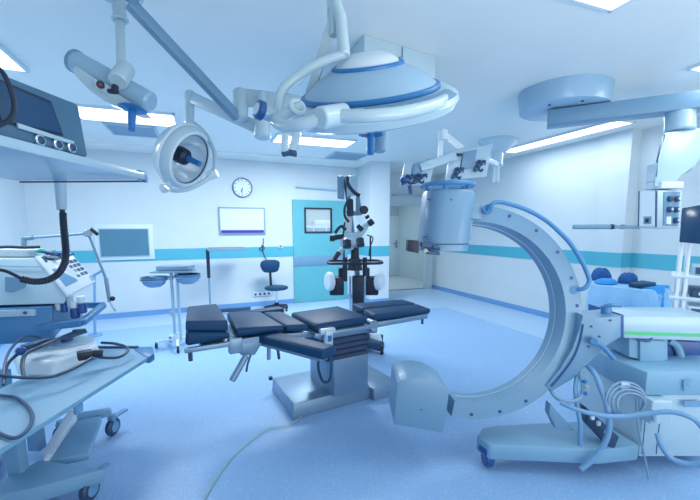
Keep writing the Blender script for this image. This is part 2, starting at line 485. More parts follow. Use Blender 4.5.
# ------------------------------------------------------------------ swivel stool
s = V((1.245, 7.40, 0))
t = thing('swivel_stool', 'dark swivel stool with backrest by the back wall below the whiteboard', 'stool', s)
b = B(); b.lathe([(0, .42), (.20, .42), (.23, .44), (.225, .475), (.18, .49), (0, .49)], s, n=32); b.build('seat', 'pad', t)
b = B()
bz = s+V((-.08, .19, .87))
pts = []
for i in range(20):
    a = 2*math.pi*i/20; ca, sa = math.cos(a), math.sin(a)
    pts.append((.2*math.copysign(abs(ca)**.6, ca)*(1 if sa > 0 else .86), math.copysign(abs(sa)**.6, sa)*.13))
b.prism([bz+V((x, -.02+abs(x)*-.12, z)) for x, z in pts], (0, .05, 0), .012); b.build('backrest', 'pad', t)
b = B(); b.beam(s+V((-.07, .22, .44)), s+V((-.08, .24, .84)), .05, .02, (0, 1, 0)); b.beam(s+V((-.05, .05, .415)), s+V((-.07, .23, .425)), .05, .02); b.build('back_support', 'black', t)
b = B(); b.cyl(s+Z*.1, s+Z*.42, .022); b.build('column', 'chrome', t)
b = B(); b.cyl(s+Z*.06, s+Z*.16, .04)
for i in range(5):
    a = 2*math.pi*i/5+.4; b.beam(s+V((0, 0, .11)), s+V((.24*math.cos(a), .24*math.sin(a), .07)), .05, .035)
b.build('base', 'black', t)
for i in range(5):
    a = 2*math.pi*i/5+.4; c = s+V((.24*math.cos(a), .24*math.sin(a), .03))
    b = B(); b.cyl(c+V((-.015, 0, 0)), c+V((.015, 0, 0)), .03); b.cyl(c, c+Z*.05, .01); b.build('caster', 'black', t)

# ------------------------------------------------------------------ instrument table by the wall
s = V((.28, 7.35, 0))
t = thing('instrument_table', 'tall steel instrument stand with a thin flat tray below the whiteboard', 'stand', s)
zt = 1.23
pl = V((0.002,7.35,1.134)); pr = V((0.68,7.35,1.137)); pl.z = pr.z = zt
b = B(); b.box(((pl.x+pr.x)/2, 7.35, zt+.0), (pr.x-pl.x, .42, .02), bev=.004); b.box(((pl.x+pr.x)/2, 7.14, zt+.02), (pr.x-pl.x, .012, .04)); b.box(((pl.x+pr.x)/2, 7.56, zt+.02), (pr.x-pl.x, .012, .04)); b.build('tray', 'steel', t)
b = B(); b.cyl((pl.x, 7.35, .72), (pl.x, 7.35, zt+.01), .03); b.build('upper_post', 'black', t)
b = B(); b.cyl((pl.x, 7.35, .06), (pl.x, 7.35, .74), .018); b.build('lower_post', 'steel', t)
b = B(); b.box(((pl.x+pr.x)/2+.05, 7.35, .085), (pr.x-pl.x, .08, .07), bev=.01); b.box((pl.x, 7.35, .085), (.08, .42, .06), bev=.01); b.build('base', 'dark', t)
for dx, dy in ((0, -.18), (0, .18), (pr.x-pl.x, 0)):
    b = B(); b.cyl((pl.x+dx-.012, 7.35+dy, .03), (pl.x+dx+.012, 7.35+dy, .03), .03); b.cyl((pl.x+dx, 7.35+dy, .03), (pl.x+dx, 7.35+dy, .07), .01); b.build('caster', 'black', t)

# ------------------------------------------------------------------ double bowl stand
s = V((-.52, 5.6, 0))
D = 5.03
t = thing('basin_stand', 'steel stand carrying two round wash bowls and a flat top tray', 'bowl stand', s)
pc = V((-0.441,5.509,0.993)); pb = V((pc.x, pc.y, 0))
b = B(); b.box((pc.x, pc.y+.06, pc.z+.05), (.5, .3, .02), rz=-18, bev=.004); b.box((pc.x+.03, pc.y+.08, pc.z+.1), (.42, .26, .06), rz=-18, bev=.004); b.build('tray', 'steel', t)
b = B()
for o in (-.03, .045): b.cyl(pb+RV*o+Z*.1, V((pc.x, pc.y, pc.z+.09))+RV*o, .02)
b.cyl(pb+RV*-.05+Z*.45, pb+RV*-.05+Z*.5, .03); b.build('post', 'enamel', t)
b = B(); b.cyl(V((pc.x, pc.y, pc.z-.02))-RV*.32, V((pc.x, pc.y, pc.z-.02))+RV*.36, .012); b.build('crossbar', 'steel', t)
for q in ((-0.676,5.509,0.977), (-0.266,5.465,1.004)):
    q = V(q); b = B()
    prof = [(0, -.13), (.08, -.125), (.13, -.09), (.155, -.03), (.162, 0), (.17, .003), (.17, .008), (.158, .004), (.125, -.08), (.075, -.115), (0, -.12)]
    b.lathe(prof, q, Z, 36); b.build('bowl', 'bowl', t)
    b = B(); b.torus(q+Z*-.03, Z, .165, .008, 32, 6); b.cyl(q+Z*-.03+(pb-V((q.x,q.y,0))).normalized()*.16, V((pb.x, pb.y, q.z-.03)), .008); b.build('bowl_ring', 'steel', t)
b = B()
feet = [pb+V((.02, -.27, 0)), pb+V((-.27, .06, 0)), pb+V((.2, .2, 0)), pb+V((-.12, .33, 0))]
for q in feet: b.beam(pb+Z*.12, q+Z*.085, .035, .03)
b.cyl(pb+Z*.08, pb+Z*.2, .05); b.build('base', 'white', t)
for q in feet:
    b = B(); b.cyl(q+V((-.015, 0, .035)), q+V((.015, 0, .035)), .035); b.cyl(q+Z*.04, q+Z*.09, .012); b.build('caster', 'black', t)

# ------------------------------------------------------------------ operating microscope
D = 5.05
mb = V((1.841,4.545,0.123)); mb.z = 0
t = thing('operating_microscope', 'tall dark operating microscope on a wheeled stand in front of the turquoise door', 'microscope', mb)
b = B()
b.lathe([(.0, 0), (.14, 0), (.15, .02), (.15, .10), (.13, .17), (.1, .2), (0, .2)], V((2.07,4.495,0))+V((-.01,.12,0)), Z, 28); b.build('foot_cover', 'white', t)
b = B()
for sx in (-1, 1): b.beam(mb+Z*.12, mb+RV*.32*sx+NV*.2+Z*.1, .12, .1); b.beam(mb+Z*.12, mb+RV*.3*sx-NV*.22+Z*.1, .12, .1)
b.cyl(mb+Z*.05, mb+Z*.3, .16); b.build('base', 'dark', t)
for sx in (-1, 1):
    for q in (mb+RV*.32*sx+NV*.2, mb+RV*.3*sx-NV*.22):
        b = B(); b.cyl(q+RV*-.02+Z*.045, q+RV*.02+Z*.045, .045); b.cyl(q+Z*.04, q+Z*.1, .014); b.build('caster', 'black', t)
b = B(); b.box(mb+Z*.62, (.16, .18, .75), rz=-20.8, bev=.02); b.build('column', 'black', t)
b = B()
for o in (-.105, .085): b.cyl(mb+RV*o+Z*.2-NV*.08, mb+RV*o+Z*1.0-NV*.08, .014)
b.build('chrome_rail', 'chrome', t)
for sx, q0, q1 in ((-1, (1.594,4.688,0.878), (1.5,4.655,0.927)), (1, (2.018,4.527,0.878), (2.078,4.435,0.927))):
    q = V(q0)
    b = B(); b.box(q+V((0, 0, -.02)), (.19, .2, .24), rz=-20.8, bev=.02); b.box(q+RV*.05*-sx+Z*.12, (.06, .1, .2), rz=-20.8, bev=.012); b.build('side_drive', 'black', t)
    q = V(q1); b = B()
    b.lathe([(0, 0), (.08, 0), (.105, .015), (.11, .05), (.095, .08), (0, .09)], q-RV*.02*sx, RV*sx*.85-NV*.5, 28)
    bmesh.ops.scale(b.bm, vec=(1, 1, 1.15), verts=b.bm.verts, space=Matrix.Translation(-q)); b.build('wheel_cover', 'white', t)
b = B(); b.tube([(1.62,4.677,1.265), (1.651,4.644,1.345), (1.731,4.597,1.385), (1.766,4.577,1.333)], .035, 8); b.box((1.628,4.658,1.305), (.09, .06, .05), rz=-20, bev=.015); b.build('lower_bracket', 'enamel', t)
# guard rail
hz = V((1.74,4.404,1.178))
pts = [(-.36, 0), (-.34, -.15), (-.2, -.2), (.2, -.2), (.34, -.15), (.36, 0), (.34, .22), (.2, .27), (-.2, .27), (-.34, .22)]
b = B(); b.tube([hz+RV*x*.97+NV*(y+.12) for x, y in pts], .017, 8, 6, True); b.build('guard_rail', 'black', t)
b = B()
for x in (-.13, .13): b.cyl(hz+RV*x+NV*.12+Z*-.25, hz+RV*x+NV*.12+Z*.06, .03)
b.cyl(hz+NV*.1+Z*-.1, hz+NV*.1+Z*.05, .1, .07); b.build('rail_post', 'black', t)
# head
b = B(); b.cyl((1.832,4.637,1.169), (1.842,4.664,1.394), .06, .05); b.cyl((1.839,4.656,1.327), (1.81,4.693,1.513), .05, .03); b.build('neck', 'black', t)
b = B(); b.lathe([(.0, 0), (.13, 0), (.17, .04), (.16, .1), (.1, .15), (0, .16)], (1.804,4.675,1.367), Z, 28); b.box((1.81,4.693,1.513), (.22, .16, .1), rz=-20.8, bev=.03); b.build('optics_head', 'enamel', t)
b = B(); b.cyl((1.556,4.731,1.487), (1.681,4.688,1.514), .035); b.cyl((1.606,4.634,1.307), (1.54,4.645,1.203), .03); b.cyl((1.692,4.567,1.451), (1.679,4.53,1.376), .055); b.cyl((1.851,4.51,1.477), (1.847,4.467,1.388), .05); b.build('eyepiece', 'black', t)
b = B(); b.tube([(1.584,4.73,1.553), (1.662,4.713,1.644), (1.722,4.683,1.592)], .022); b.cyl((1.513,4.726,1.488), (1.575,4.703,1.488), .045); b.build('focus_knob', 'black', t)
b = B(); b.beam((1.834,4.644,1.461), (1.971,4.596,1.644), .1, .09, bev=.02); b.cyl((1.945,4.603,1.631), (2.026,4.528,1.696), .035, .03); b.build('side_tube', 'enamel', t)
b = B(); b.cyl((1.997,4.557,1.67), (2.039,4.524,1.709), .042); b.cyl((1.963,4.58,1.748), (1.993,4.551,1.774), .022); b.cyl((1.846,4.568,1.644), (1.884,4.524,1.592), .03); b.build('side_eyepiece', 'black', t)
b = B(); b.beam((1.769,4.755,1.458), (1.797,4.791,1.806), .1, .1, NV); b.build('head_arm', 'white', t)
b = B(); b.hexa([(1.881,4.727,1.804), (1.956,4.7,1.818), (2.011,4.831,1.824), (1.933,4.859,1.81)], [(1.891,4.754,2.03), (1.942,4.737,2.043), (1.996,4.869,2.056), (1.944,4.887,2.042)], .01); b.beam((1.764,4.837,1.807), (1.98,4.756,1.82), .1, .06); b.build('arm_block', 'enamel2', t)
b = B(); b.cyl((1.982,4.674,1.857), (1.997,4.799,1.863), .055); b.build('lock_knob', 'black', t)
b = B(); b.beam((1.796,4.712,1.776), (1.8,4.741,2), .09, .07, NV, .02); b.tube([(1.789,4.807,2.293), (1.784,4.774,2.198), (1.843,4.705,2.09), (1.914,4.671,2.037)], .025); b.tube([(1.788,4.746,2), (1.726,4.733,1.894), (1.721,4.719,1.776), (1.774,4.71,1.697)], .016); b.tube([(1.674,4.633,1.095), (1.685,4.661,1.33), (1.688,4.687,1.527), (1.717,4.71,1.697)], .012); b.build('cable_bundle', 'black', t)
b = B(); b.tube([(1.958,4.531,1.527), (2.029,4.498,1.488), (1.987,4.497,1.359), (1.97,4.489,1.255)], .008, 6); b.cyl((2.025,4.564,1.169), (2.041,4.605,1.513), .012); b.build('thin_cable', 'black', t)
b = B(); b.prism([(1.685,4.918,2.024), (1.774,4.882,2.01), (1.788,4.92,2.327), (1.699,4.954,2.327)], NV*.12, .008); b.build('top_panel', 'enamel2', t)
b = B(); b.prism([(1.807,4.873,2.037), (1.948,4.825,2.077), (1.96,4.855,2.327), (1.82,4.908,2.327)], NV*.12, .008); b.build('top_panel', 'enamel', t)
b = B(); b.cyl(mb+Z*.9+NV*.05, V((1.841,5.005,2.307)), .035); b.build('mast', 'enamel2', t)

# ------------------------------------------------------------------ operating table
TM = rotz((1.1, 3.3, 0), 10)
t = thing('operating_table', 'dark padded operating table on a steel pedestal in the middle of the room', 'operating table', (1.1, 3.3, 0), 10)
b = B(TM)
b.hexa([(-.545, -.24, 0), (.25, -.24, 0), (.25, .42, 0), (-.5, .42, 0)], [(-.53, -.23, .135), (.25, -.23, .135), (.25, .41, .135), (-.49, .41, .135)], .012)
b.hexa([(.25, -.3, 0), (.57, -.3, 0), (.57, .34, 0), (.25, .34, 0)], [(.25, -.29, .115), (.56, -.29, .115), (.56, .33, .115), (.25, .33, .115)], .01)
b.build('base', 'steel', t)
b = B(TM); b.box((.008, -.04, .30), (.36, .5, .34), bev=.012); b.build('column', 'steel', t)
b = B(TM)
for i in range(4):
    z = .46+.05*i; e = .03+.006*i
    b.hexa([(-.2-e, -.28, z), (.2, -.28, z), (.2, .24, z), (-.2-e, .24, z)], [(-.18-e, -.25, z+.05), (.18, -.25, z+.05), (.18, .22, z+.05), (-.18-e, .22, z+.05)], .01)
b.build('bellows', 'bellow', t)
b = B(TM); b.box((-.03, 0, .69), (.5, .5, .07), bev=.01); b.box((-.62, 0, .735), (.8, .46, .05), R=Matrix.Rotation(math.radians(4), 4, 'Y'), bev=.008); b.build('top_frame', 'steel', t)
# pads
def pad_block(name, lo, hi, m='pad', bev=.028):
    b = B(TM); b.hexa(lo, hi, bev, 3); return b.build(name, m, t)
pad_block('back_pad', [(-1.0, -.3, .805), (-.61, -.3, .79), (-.61, .28, .79), (-.94, .28, .805)], [(-1.0, -.3, .875), (-.61, -.3, .845), (-.61, .30, .845), (-.92, .32, .88)])
pad_block('back_pad', [(-.605, -.3, .79), (-.39, -.3, .765), (-.39, .28, .765), (-.605, .28, .79)], [(-.605, -.3, .845), (-.42, -.3, .83), (-.42, .28, .83), (-.605, .28, .845)], bev=.02)
pad_block('seat_pad', [(-.345, -.3, .74), (.18, -.3, .75), (.18, .26, .75), (-.345, .26, .74)], [(-.345, -.3, .815), (.18, -.3, .825), (.18, .26, .825), (-.345, .26, .815)])
pad_block('leg_pad', [(.235, -.3, .765), (.94, -.3, .755), (.99, -.03, .755), (.29, -.03, .765)], [(.235, -.3, .83), (.94, -.3, .81), (.99, -.03, .81), (.29, -.03, .83)])
pad_block('leg_pad', [(.30, .0, .765), (1.0, .0, .755), (1.03, .27, .755), (.34, .27, .765)], [(.30, .0, .83), (1.0, .0, .81), (1.03, .27, .81), (.34, .27, .83)])
pad_block('head_pad', [(-1.35, -.3, .79), (-1.04, -.3, .80), (-1.02, .26, .80), (-1.27, .26, .79)], [(-1.34, -.3, .90), (-1.04, -.3, .85), (-1.02, .26, .87), (-1.26, .26, .90)])
pad_block('head_cushion', [(-1.34, -.29, .902), (-1.05, -.29, .858), (-1.03, .24, .875), (-1.26, .24, .902)], [(-1.335, -.29, .972), (-1.05, -.29, .94), (-1.02, .25, .972), (-1.25, .25, .972)], bev=.012)
# side rails and frames
b = B(TM)
b.box((-1.2, -.3, .765), (.31, .03, .035), bev=.004); b.box((-1.14, 0, .765), (.2, .54, .025), bev=.004); b.box((-1.14, .28, .765), (.22, .03, .035), bev=.004)
b.build('head_frame', 'steel', t)
b = B(TM); b.box((-.08, -.3, .722), (.56, .02, .035), bev=.004); b.box((-.08, .28, .722), (.56, .02, .035), bev=.004); b.box((-.08, 0, .735), (.54, .56, .012)); b.build('side_rail', 'steel', t)
b = B(TM); b.beam((.25, -.26, .72), (.9, -.28, .735), .03, .05); b.beam((.3, .02, .74), (.95, .02, .745), .03, .02); b.box((.6, -.15, .745), (.66, .24, .012)); b.box((.66, .14, .745), (.66, .22, .012)); b.cyl((.22, -.24, .72), (.22, .26, .72), .03); b.build('leg_frame', 'steel', t)
b = B(TM); b.cyl((.24, -.3, .73), (.24, -.22, .73), .05); b.box((.25, -.28, .68), (.06, .05, .05), bev=.008); b.build('leg_clamp', 'steel', t)
b = B(TM); b.cyl((-1.32, -.31, .75), (-1.32, -.31, .69), .015); b.build('rail_knob', 'dark', t)
b = B(TM); b.cyl((.84, -.28, .72), (.84, -.28, .66), .013); b.build('rail_knob', 'dark', t)
b = B(TM); b.box((-1.0, -.27, .74), (.1, .06, .12), bev=.01); b.hexa([(-.97, -.29, .66), (-.86, -.29, .64), (-.86, -.25, .64), (-.97, -.25, .66)], [(-.96, -.29, .76), (-.76, -.29, .78), (-.76, -.25, .78), (-.96, -.25, .76)], .008); b.box((-.85, -.27, .765), (.24, .05, .04)); b.build('joint_block', 'steel', t)
b = B(TM); b.cyl((-.93, -.31, .66), (-1.05, -.33, .49), .024, bev=.006); b.build('lever', 'steel', t)
b = B(TM); b.cyl((-.75, -.3, .74), (-.755, -.3, .59), .015, bev=.004); b.build('lever', 'steel', t)
b = B(TM); b.tube([(-.9, -.32, .66), (-.93, -.33, .59), (-.94, -.33, .54)], .008, 6); b.build('cable', 'dark', t)
b = B(TM); b.tube([(-.70, -.3, .74), (-.68, -.3, .66), (-.67, -.3, .58)], .012, 6); b.build('cable', 'dark', t)
# arm board swung towards the viewer
a0, a1 = V((.33, 2.90, 0)), V((.70, 2.33, 0)); dd = (a1-a0).normalized(); nn = V((-dd.y, dd.x, 0))
b = B(); q = [a0-nn*.01, a1-nn*.01, a1+nn*.14, a0+nn*.14]
b.hexa([V((p_.x, p_.y, .725)) for p_ in q], [V((p_.x, p_.y, .80)) for p_ in q], .022, 3); b.build('arm_board', 'pad', t)
b = B(); b.beam(a0+nn*.06+Z*.71, a1+nn*.06-dd*.05+Z*.71, .08, .025); b.beam(a0+nn*.06+Z*.71-dd*.02, V((.33, 3.0, .71)), .05, .03); b.build('arm_board_bracket', 'steel', t)
bk = B(TM); bk.hexa([(-.88, .36, .76), (-.35, .40, .76), (-.35, .54, .76), (-.88, .5, .76)], [(-.88, .36, .83), (-.35, .40, .83), (-.35, .54, .83), (-.88, .5, .83)], .02, 3); bk.build('arm_board', 'pad', t)
b = B(TM); b.beam((-.6, .25, .75), (-.6, .45, .75), .05, .03); b.build('arm_board_bracket', 'steel', t)
# clamps and hand control
b = B(TM); b.box((-.25, -.34, .70), (.07, .05, .13), bev=.012); b.box((-.25, -.32, .755), (.14, .06, .05), bev=.012); hc = b.build('hand_control', 'lampwhite', t)
b = B(TM); b.box((-.25, -.367, .70), (.035, .006, .05)); b.build('control_label', 'blue', hc)
b = B(TM); b.tube([(-.25, -.34, .65), (-.22, -.33, .52), (-.21, -.31, .38), (-.22, -.28, .29), (-.24, -.2, .27), (-.24, -.12, .36), (-.2, -.05, .46)], .012, 8); b.build('control_cable', 'ink', t)
b = B(TM); b.cyl((-.52, .38, .135), (-.52, .38, .165), .02); b.build('base_valve', 'dark', t)
b = B(); b.tube([(0.695,2.992,0.01), (0.534,2.877,0.01), (0.392,2.898,0.01), (0.238,2.77,0.01), (0.097,2.606,0.01), (-0.027,2.379,0.01), (-0.107,2.175,0.01)], .0045, 6); b.build('floor_cable', 'yellow', None, label='thin yellowish cable running over the floor from the table base', cat='cable')

# ------------------------------------------------------------------ big domed surgical lamp
lc = V((0.806,1.837,2.291))
ax = (Z*math.cos(.47) - NV*math.sin(.47) - RV*.11).normalized()
LM = frame(lc, ax, RV)
t = thing('surgical_lamp', 'big domed surgical lamp with two blue stripes hanging at the top centre', 'surgical lamp', lc)
b = B(LM); b.lathe([(.34, 0), (.335, .012), (.29, .05), (.235, .085), (.185, .108), (.165, .115), (.155, .122), (.155, .0), (.3, -.02)], n=64, cap=False); b.build('dome', 'dome', t)
b = B(LM); b.lathe([(.158, .116), (.15, .132), (.12, .155), (.07, .172), (0, .178)], n=48, cap=False); b.build('dome_cap', 'white', t)
b = B(LM); b.torus((0, 0, .004), Z, .338, .014, 64, 10); b.torus((0, 0, .116), Z, .168, .011, 48, 10); b.build('blue_stripe', 'blue', t)
b = B(LM); b.lathe([(.335, -.005), (.40, -.012), (.435, -.035), (.44, -.06), (.42, -.095), (.36, -.115), (.31, -.11), (.30, -.02), (.335, -.005)], n=72, cap=False); b.build('housing_ring', 'lampwhite', t)
b = B(LM); b.lathe([(.372, -.006), (.398, -.0095), (.434, -.0325), (.434, -.036), (.39, -.015), (.372, -.006)], n=40, a0=-96, a1=-22, cap=False); b.build('grip_slot', 'enamel2', t)
b = B(LM); b.lathe([(0, -.1), (.31, -.105), (.31, -.115), (0, -.112)], n=48, cap=False); b.build('lens_glass', 'lens', t)
b = B(LM); b.torus((0, 0, -.118), Z, .27, .007, 48, 8); b.build('lens_ring', 'blue', t)
hb = V((0.77,1.74,2.107)); hl = V((0.771,1.741,1.962))
b = B(); b.cyl(hb+Z*.03, hl, .018, bev=.006); b.lathe([(.04, 0), (.06, -.004), (.055, .006)], V((0.772,1.744,2.062)), Z, 24); b.build('sterile_handle', 'blue', t)
b = B(); b.cyl((0.869,1.849,2.154), (0.866,1.84,2.001), .033, bev=.006); b.build('camera_socket', 'enamel2', t)
# yoke and joints
b = B(); b.cyl((0.427,1.449,2.024), (0.55,1.505,2.067), .043, bev=.006); b.build('joint_drum', 'lampwhite', t)
b = B(); b.tube([(0.501,1.477,2.047), (0.611,1.391,2.035), (0.753,1.372,2.058), (0.955,1.458,2.137), (1.158,1.645,2.258)], .026, 12); b.build('yoke_arm', 'lampwhite', t)
b = B(); b.tube([(0.443,1.476,2.029), (0.374,1.522,2.015), (0.319,1.608,2.024), (0.302,1.696,2.064)], .026, 12); b.tube([(0.302,1.696,2.064), (0.356,1.658,2.097), (0.409,1.642,2.126)], .024, 10); b.build('yoke_elbow', 'lampwhite', t)
b = B(); b.torus((0.384,1.628,2.112), (.2, -.8, .35), .03, .011, 28, 8); b.build('yoke_eye', 'lampwhite', t)
b = B(); b.tube([(0.641,1.755,2.412), (0.524,1.804,2.37), (0.43,1.854,2.313), (0.369,1.869,2.256), (0.345,1.847,2.184), (0.331,1.809,2.105)], .022, 12); b.build('bow_arm', 'lampwhite', t)
b = B(); b.cyl((0.643,1.814,2.614), (0.641,1.753,2.403), .028, bev=.006); b.box((0.629,1.862,2.608), (.05, .06, .15), bev=.015); b.cyl((0.635,1.848,2.683), (0.642,1.811,2.586), .028); b.build('upper_knuckle', 'lampwhite', t)
b = B(); b.beam((0.638,1.874,2.643), (0.535,1.994,2.288), .06, .045, RV); b.beam((0.629,1.877,2.643), (0.697,2.11,2.99), .06, .06, RV); b.build('spring_arm', 'lampwhite', t)
b = B(); b.lathe([(0, 0), (.16, 0), (.16, .03), (.08, .06), (0, .06)], (0.669,2.026,2.935), Z, 28); b.build('ceiling_mount', 'lampwhite', t)
# lower hanging bars under the elbow
b = B(); b.beam((0.358,1.783,2.07), (0.359,1.788,1.947), .03, .035, NV); b.build('lower_bar', 'lampwhite', t)
b = B(); b.beam((0.428,1.802,2.091), (0.396,1.796,1.956), .034, .04, NV); b.build('lower_bar', 'lampwhite', t)
b = B(); b.beam((0.359,1.789,1.956), (0.361,1.786,1.942), .032, .037, NV, .002); b.beam((0.398,1.797,1.965), (0.394,1.796,1.946), .036, .042, NV, .002); b.build('bar_end', 'ink', t)
# blue camera
b = B(); b.cyl((0.249,1.767,2.124), (0.343,1.771,2.096), .034, .03, bev=.004); b.build('camera_body', 'enamel', t)
b = B(); b.cyl((0.231,1.758,2.126), (0.262,1.767,2.119), .042, bev=.006); b.build('camera_hood', 'deepblue', t)
b = B(); b.cyl((0.228,1.756,2.127), (0.236,1.759,2.125), .026); b.build('camera_lens', 'white', t)

# ------------------------------------------------------------------ boom arm and small lamp
sl = V((-0.11,2.914,2.098))
t = thing('surgical_lamp', 'small round surgical lamp with open reflector left of the wall clock', 'surgical lamp', sl)
fx = (-NV*.24 + RV*.85 - Z*.40).normalized()
SM = frame(sl, fx, RV)
R0 = .215
b = B(SM); b.lathe([(R0*.80, .045), (R0*.93, .05), (R0, .03), (R0*1.02, 0), (R0, -.03), (R0*.93, -.05), (R0*.9, -.09), (R0*.6, -.14), (0, -.16)], n=56, cap=False); b.build('shell', 'lampwhite', t)
b = B(SM); b.torus((0, 0, -.02), Z, R0*1.02, .01, 56, 8); b.torus((0, 0, .045), Z, R0*.86, .012, 56, 8); b.build('rim', 'white', t)
b = B(SM); b.lathe([(R0*.80, .044), (R0*.70, -.03), (R0*.45, -.08), (.06, -.1), (0, -.1)], n=24, cap=False); b.build('reflector', 'lens', t, ang=50)
b = B(SM); b.torus((0, 0, .038), Z, R0*.8, .006, 56, 8); b.build('reflector_rim', 'ink', t)
b = B(SM); b.lathe([(0, -.1), (.05, -.1), (.06, -.05), (.055, .0), (.035, .02), (0, .02)], n=24); b.build('bulb_housing', 'black', t)
b = B(SM); b.cyl((0, 0, .0), (0, 0, .12), .022, .018); b.build('sterile_handle', 'blue', t)
for q, r_ in (((0.057,2.724,1.966), None), ((-0.24,2.825,1.88), None)):
    q = V(q); b = B(); b.cyl(q-RV*.03-Z*.01, q+RV*.03+Z*.01, .03, bev=.005); b.build('grip_knob', 'white', t)
b = B(); b.tube([(-0.07,3.101,2.396), (0.022,2.998,2.296), (0.074,2.85,2.146), (0.073,2.748,2.023), (0.025,2.689,1.934), (-0.087,2.679,1.865), (-0.184,2.714,1.852), (-0.237,2.803,1.885)], .014, 8); b.build('grip_bow', 'lampwhite', t)
b = B(); b.cyl((-0.065,3.125,2.585), (-0.077,3.066,2.358), .032, bev=.004); b.ball((-0.062,3.109,2.56), .05); b.build('drop_tube', 'lampwhite', t)
b = B(); b.beam((-0.062,3.109,2.56), (0.384,2.697,2.277), .06, .085, bev=.015); b.build('spring_arm', 'lampwhite', t)
b = B(); b.cyl((0.377,2.635,2.204), (0.385,2.648,2.323), .055, bev=.01); b.cyl((0.385,2.648,2.317), (0.387,2.673,2.509), .03); b.build('joint', 'lampwhite', t)
b = B(); b.beam((0.254,2.775,2.493), (0.724,2.702,2.472), .06, .11, bev=.012); b.cyl((0.262,2.778,2.533), (0.25,2.723,2.336), .05, bev=.006); b.build('extension_arm', 'lampwhite', t)
b = B(); b.beam((0.23,2.71,2.343), (-0.319,2.384,2.773), .05, .06, bev=.006); b.build('diagonal_arm', 'enamel2', t)
b = B(); b.beam((-0.319,2.384,2.773), (-0.202,2.283,2.96), .05, .06, bev=.006); b.lathe([(0, 0), (.14, 0), (.14, .05), (0, .05)], (-0.201,2.266,2.95), Z, 28); b.build('ceiling_mount', 'enamel2', t)

# ------------------------------------------------------------------ lamp seen from the side, upper left
hp = V((-0.409,2.536,2.452))
t = thing('examination_lamp', 'cylindrical lamp head with blue handle and red button at the upper left', 'surgical lamp', hp)
b = B(); b.cyl((-0.636,2.589,2.523), (-0.249,2.41,2.289), .058, bev=.012); b.build('tube_body', 'dome', t)
b = B(); b.cyl((-0.641,2.591,2.526), (-0.618,2.581,2.512), .062, bev=.006); b.build('end_cap', 'enamel2', t)
lo_ = [(-0.626,2.513,2.464), (-0.606,2.506,2.472), (-0.543,2.475,2.422), (-0.447,2.429,2.348), (-0.36,2.387,2.285), (-0.284,2.348,2.216), (-0.333,2.368,2.218), (-0.397,2.395,2.245), (-0.48,2.432,2.285), (-0.557,2.47,2.348), (-0.623,2.506,2.427)]
b = B(); b.prism(lo_, NV*.1, .006); b.build('shroud', 'lampwhite', t, ang=20)
b = B(); b.prism([(-0.518,2.434,2.391), (-0.45,2.405,2.36), (-0.443,2.395,2.307), (-0.51,2.425,2.344)], NV*.025); b.build('button_plate', 'white', t)
b = B(); b.cyl((-0.485,2.418,2.36), (-0.48,2.393,2.352), .019, bev=.004); b.build('button', 'black', t)
b = B(); b.cyl((-0.48,2.394,2.352), (-0.479,2.387,2.35), .008); b.build('button_core', 'red', t)
b = B(); b.cyl((-0.365,2.457,2.471), (-0.397,2.37,2.369), .047, bev=.006); b.build('swivel_joint', 'lampwhite', t)
b = B(); b.cyl((-0.402,2.335,2.337), (-0.411,2.322,2.298), .016, bev=.003); b.box((-0.415,2.335,2.307), (.05, .03, .02), rz=-20, bev=.005); b.build('clamp_screw', 'black', t)
b = B(); b.lathe([(0, 0), (.05, 0), (.068, .008), (.05, .02), (0, .024)], (-0.333,2.336,2.222), V((.15, .1, 1)), 28); b.cyl((-0.335,2.337,2.222), (-0.341,2.313,2.115), .021, .018, bev=.003); b.build('sterile_handle', 'blue', t)
b = B(); b.cyl((-0.395,2.489,2.458), (-0.415,2.701,2.853), .024); b.cyl((-0.41,2.671,2.807), (-0.418,2.718,2.97), .036); b.torus((-0.412,2.673,2.813), Z, .04, .008, 28, 8); b.build('drop_tube', 'lampwhite', t)
b = B(); b.lathe([(0, 0), (.13, 0), (.13, .03), (.05, .05), (0, .05)], (-0.412,2.679,2.95), Z, 28); b.build('ceiling_mount', 'lampwhite', t)

# ------------------------------------------------------------------ twin monitors on a ceiling arm
t = thing('twin_monitors', 'ceiling arm holding two flat monitors seen from behind, cables showing', 'monitor pair', (2.372,3.513,2.334))
def monitor(q, thick, wires):
    b = B(); b.prism(q, NV*-.001, 0); 
    b = B(); b.prism(q, NV*thick, .012); m_ = b.build('monitor', 'enamel', t)
    c = sum((V(p_) for p_ in q), V())/4
    ex = (V(q[1])-V(q[0])).normalized(); ey = (V(q[0])-V(q[3])).normalized(); w_ = (V(q[1])-V(q[0])).length; h_ = (V(q[0])-V(q[3])).length
    b = B(); k = [c+ex*w_*x+ey*h_*y-NV*.03 for x, y in ((-.2, .42), (.12, .42), (.12, -.2), (-.2, -.2))]
    b.prism(k, NV*.05, .01); b.build('back_cover', 'enamel2', m_)
    for (x, y, rx) in wires:
        b = B(); b.tube([c+ex*w_*(x+rx*math.cos(a))+ey*h_*(y+.16*math.sin(a*1.3))-NV*(.04+.02*math.sin(a*2)) for a in [i*.9 for i in range(8)]], .009, 6); b.build('cable', 'ink', m_)
        b = B(); b.tube([c+ex*w_*(x+rx*.6*math.cos(a+1))+ey*h_*(y+.2*math.sin(a))-NV*(.05+.02*math.cos(a)) for a in [i*1.1 for i in range(6)]], .012, 6); b.build('cable', 'ink', m_)
    return c, ex, ey, w_, h_
c, ex, ey, w_, h_ = monitor([(2.476,3.485,2.419), (2.94,3.377,2.52), (2.858,3.359,2.161), (2.407,3.47,2.112)], .05, ((-.25, -.3, .12), (.25, -.2, .12)))
b = B(); b.box(c-ex*w_*.3+ey*h_*.35-NV*.04, (.06, .02, .03), rz=-20, bev=.004); b.build('port', 'black', t)
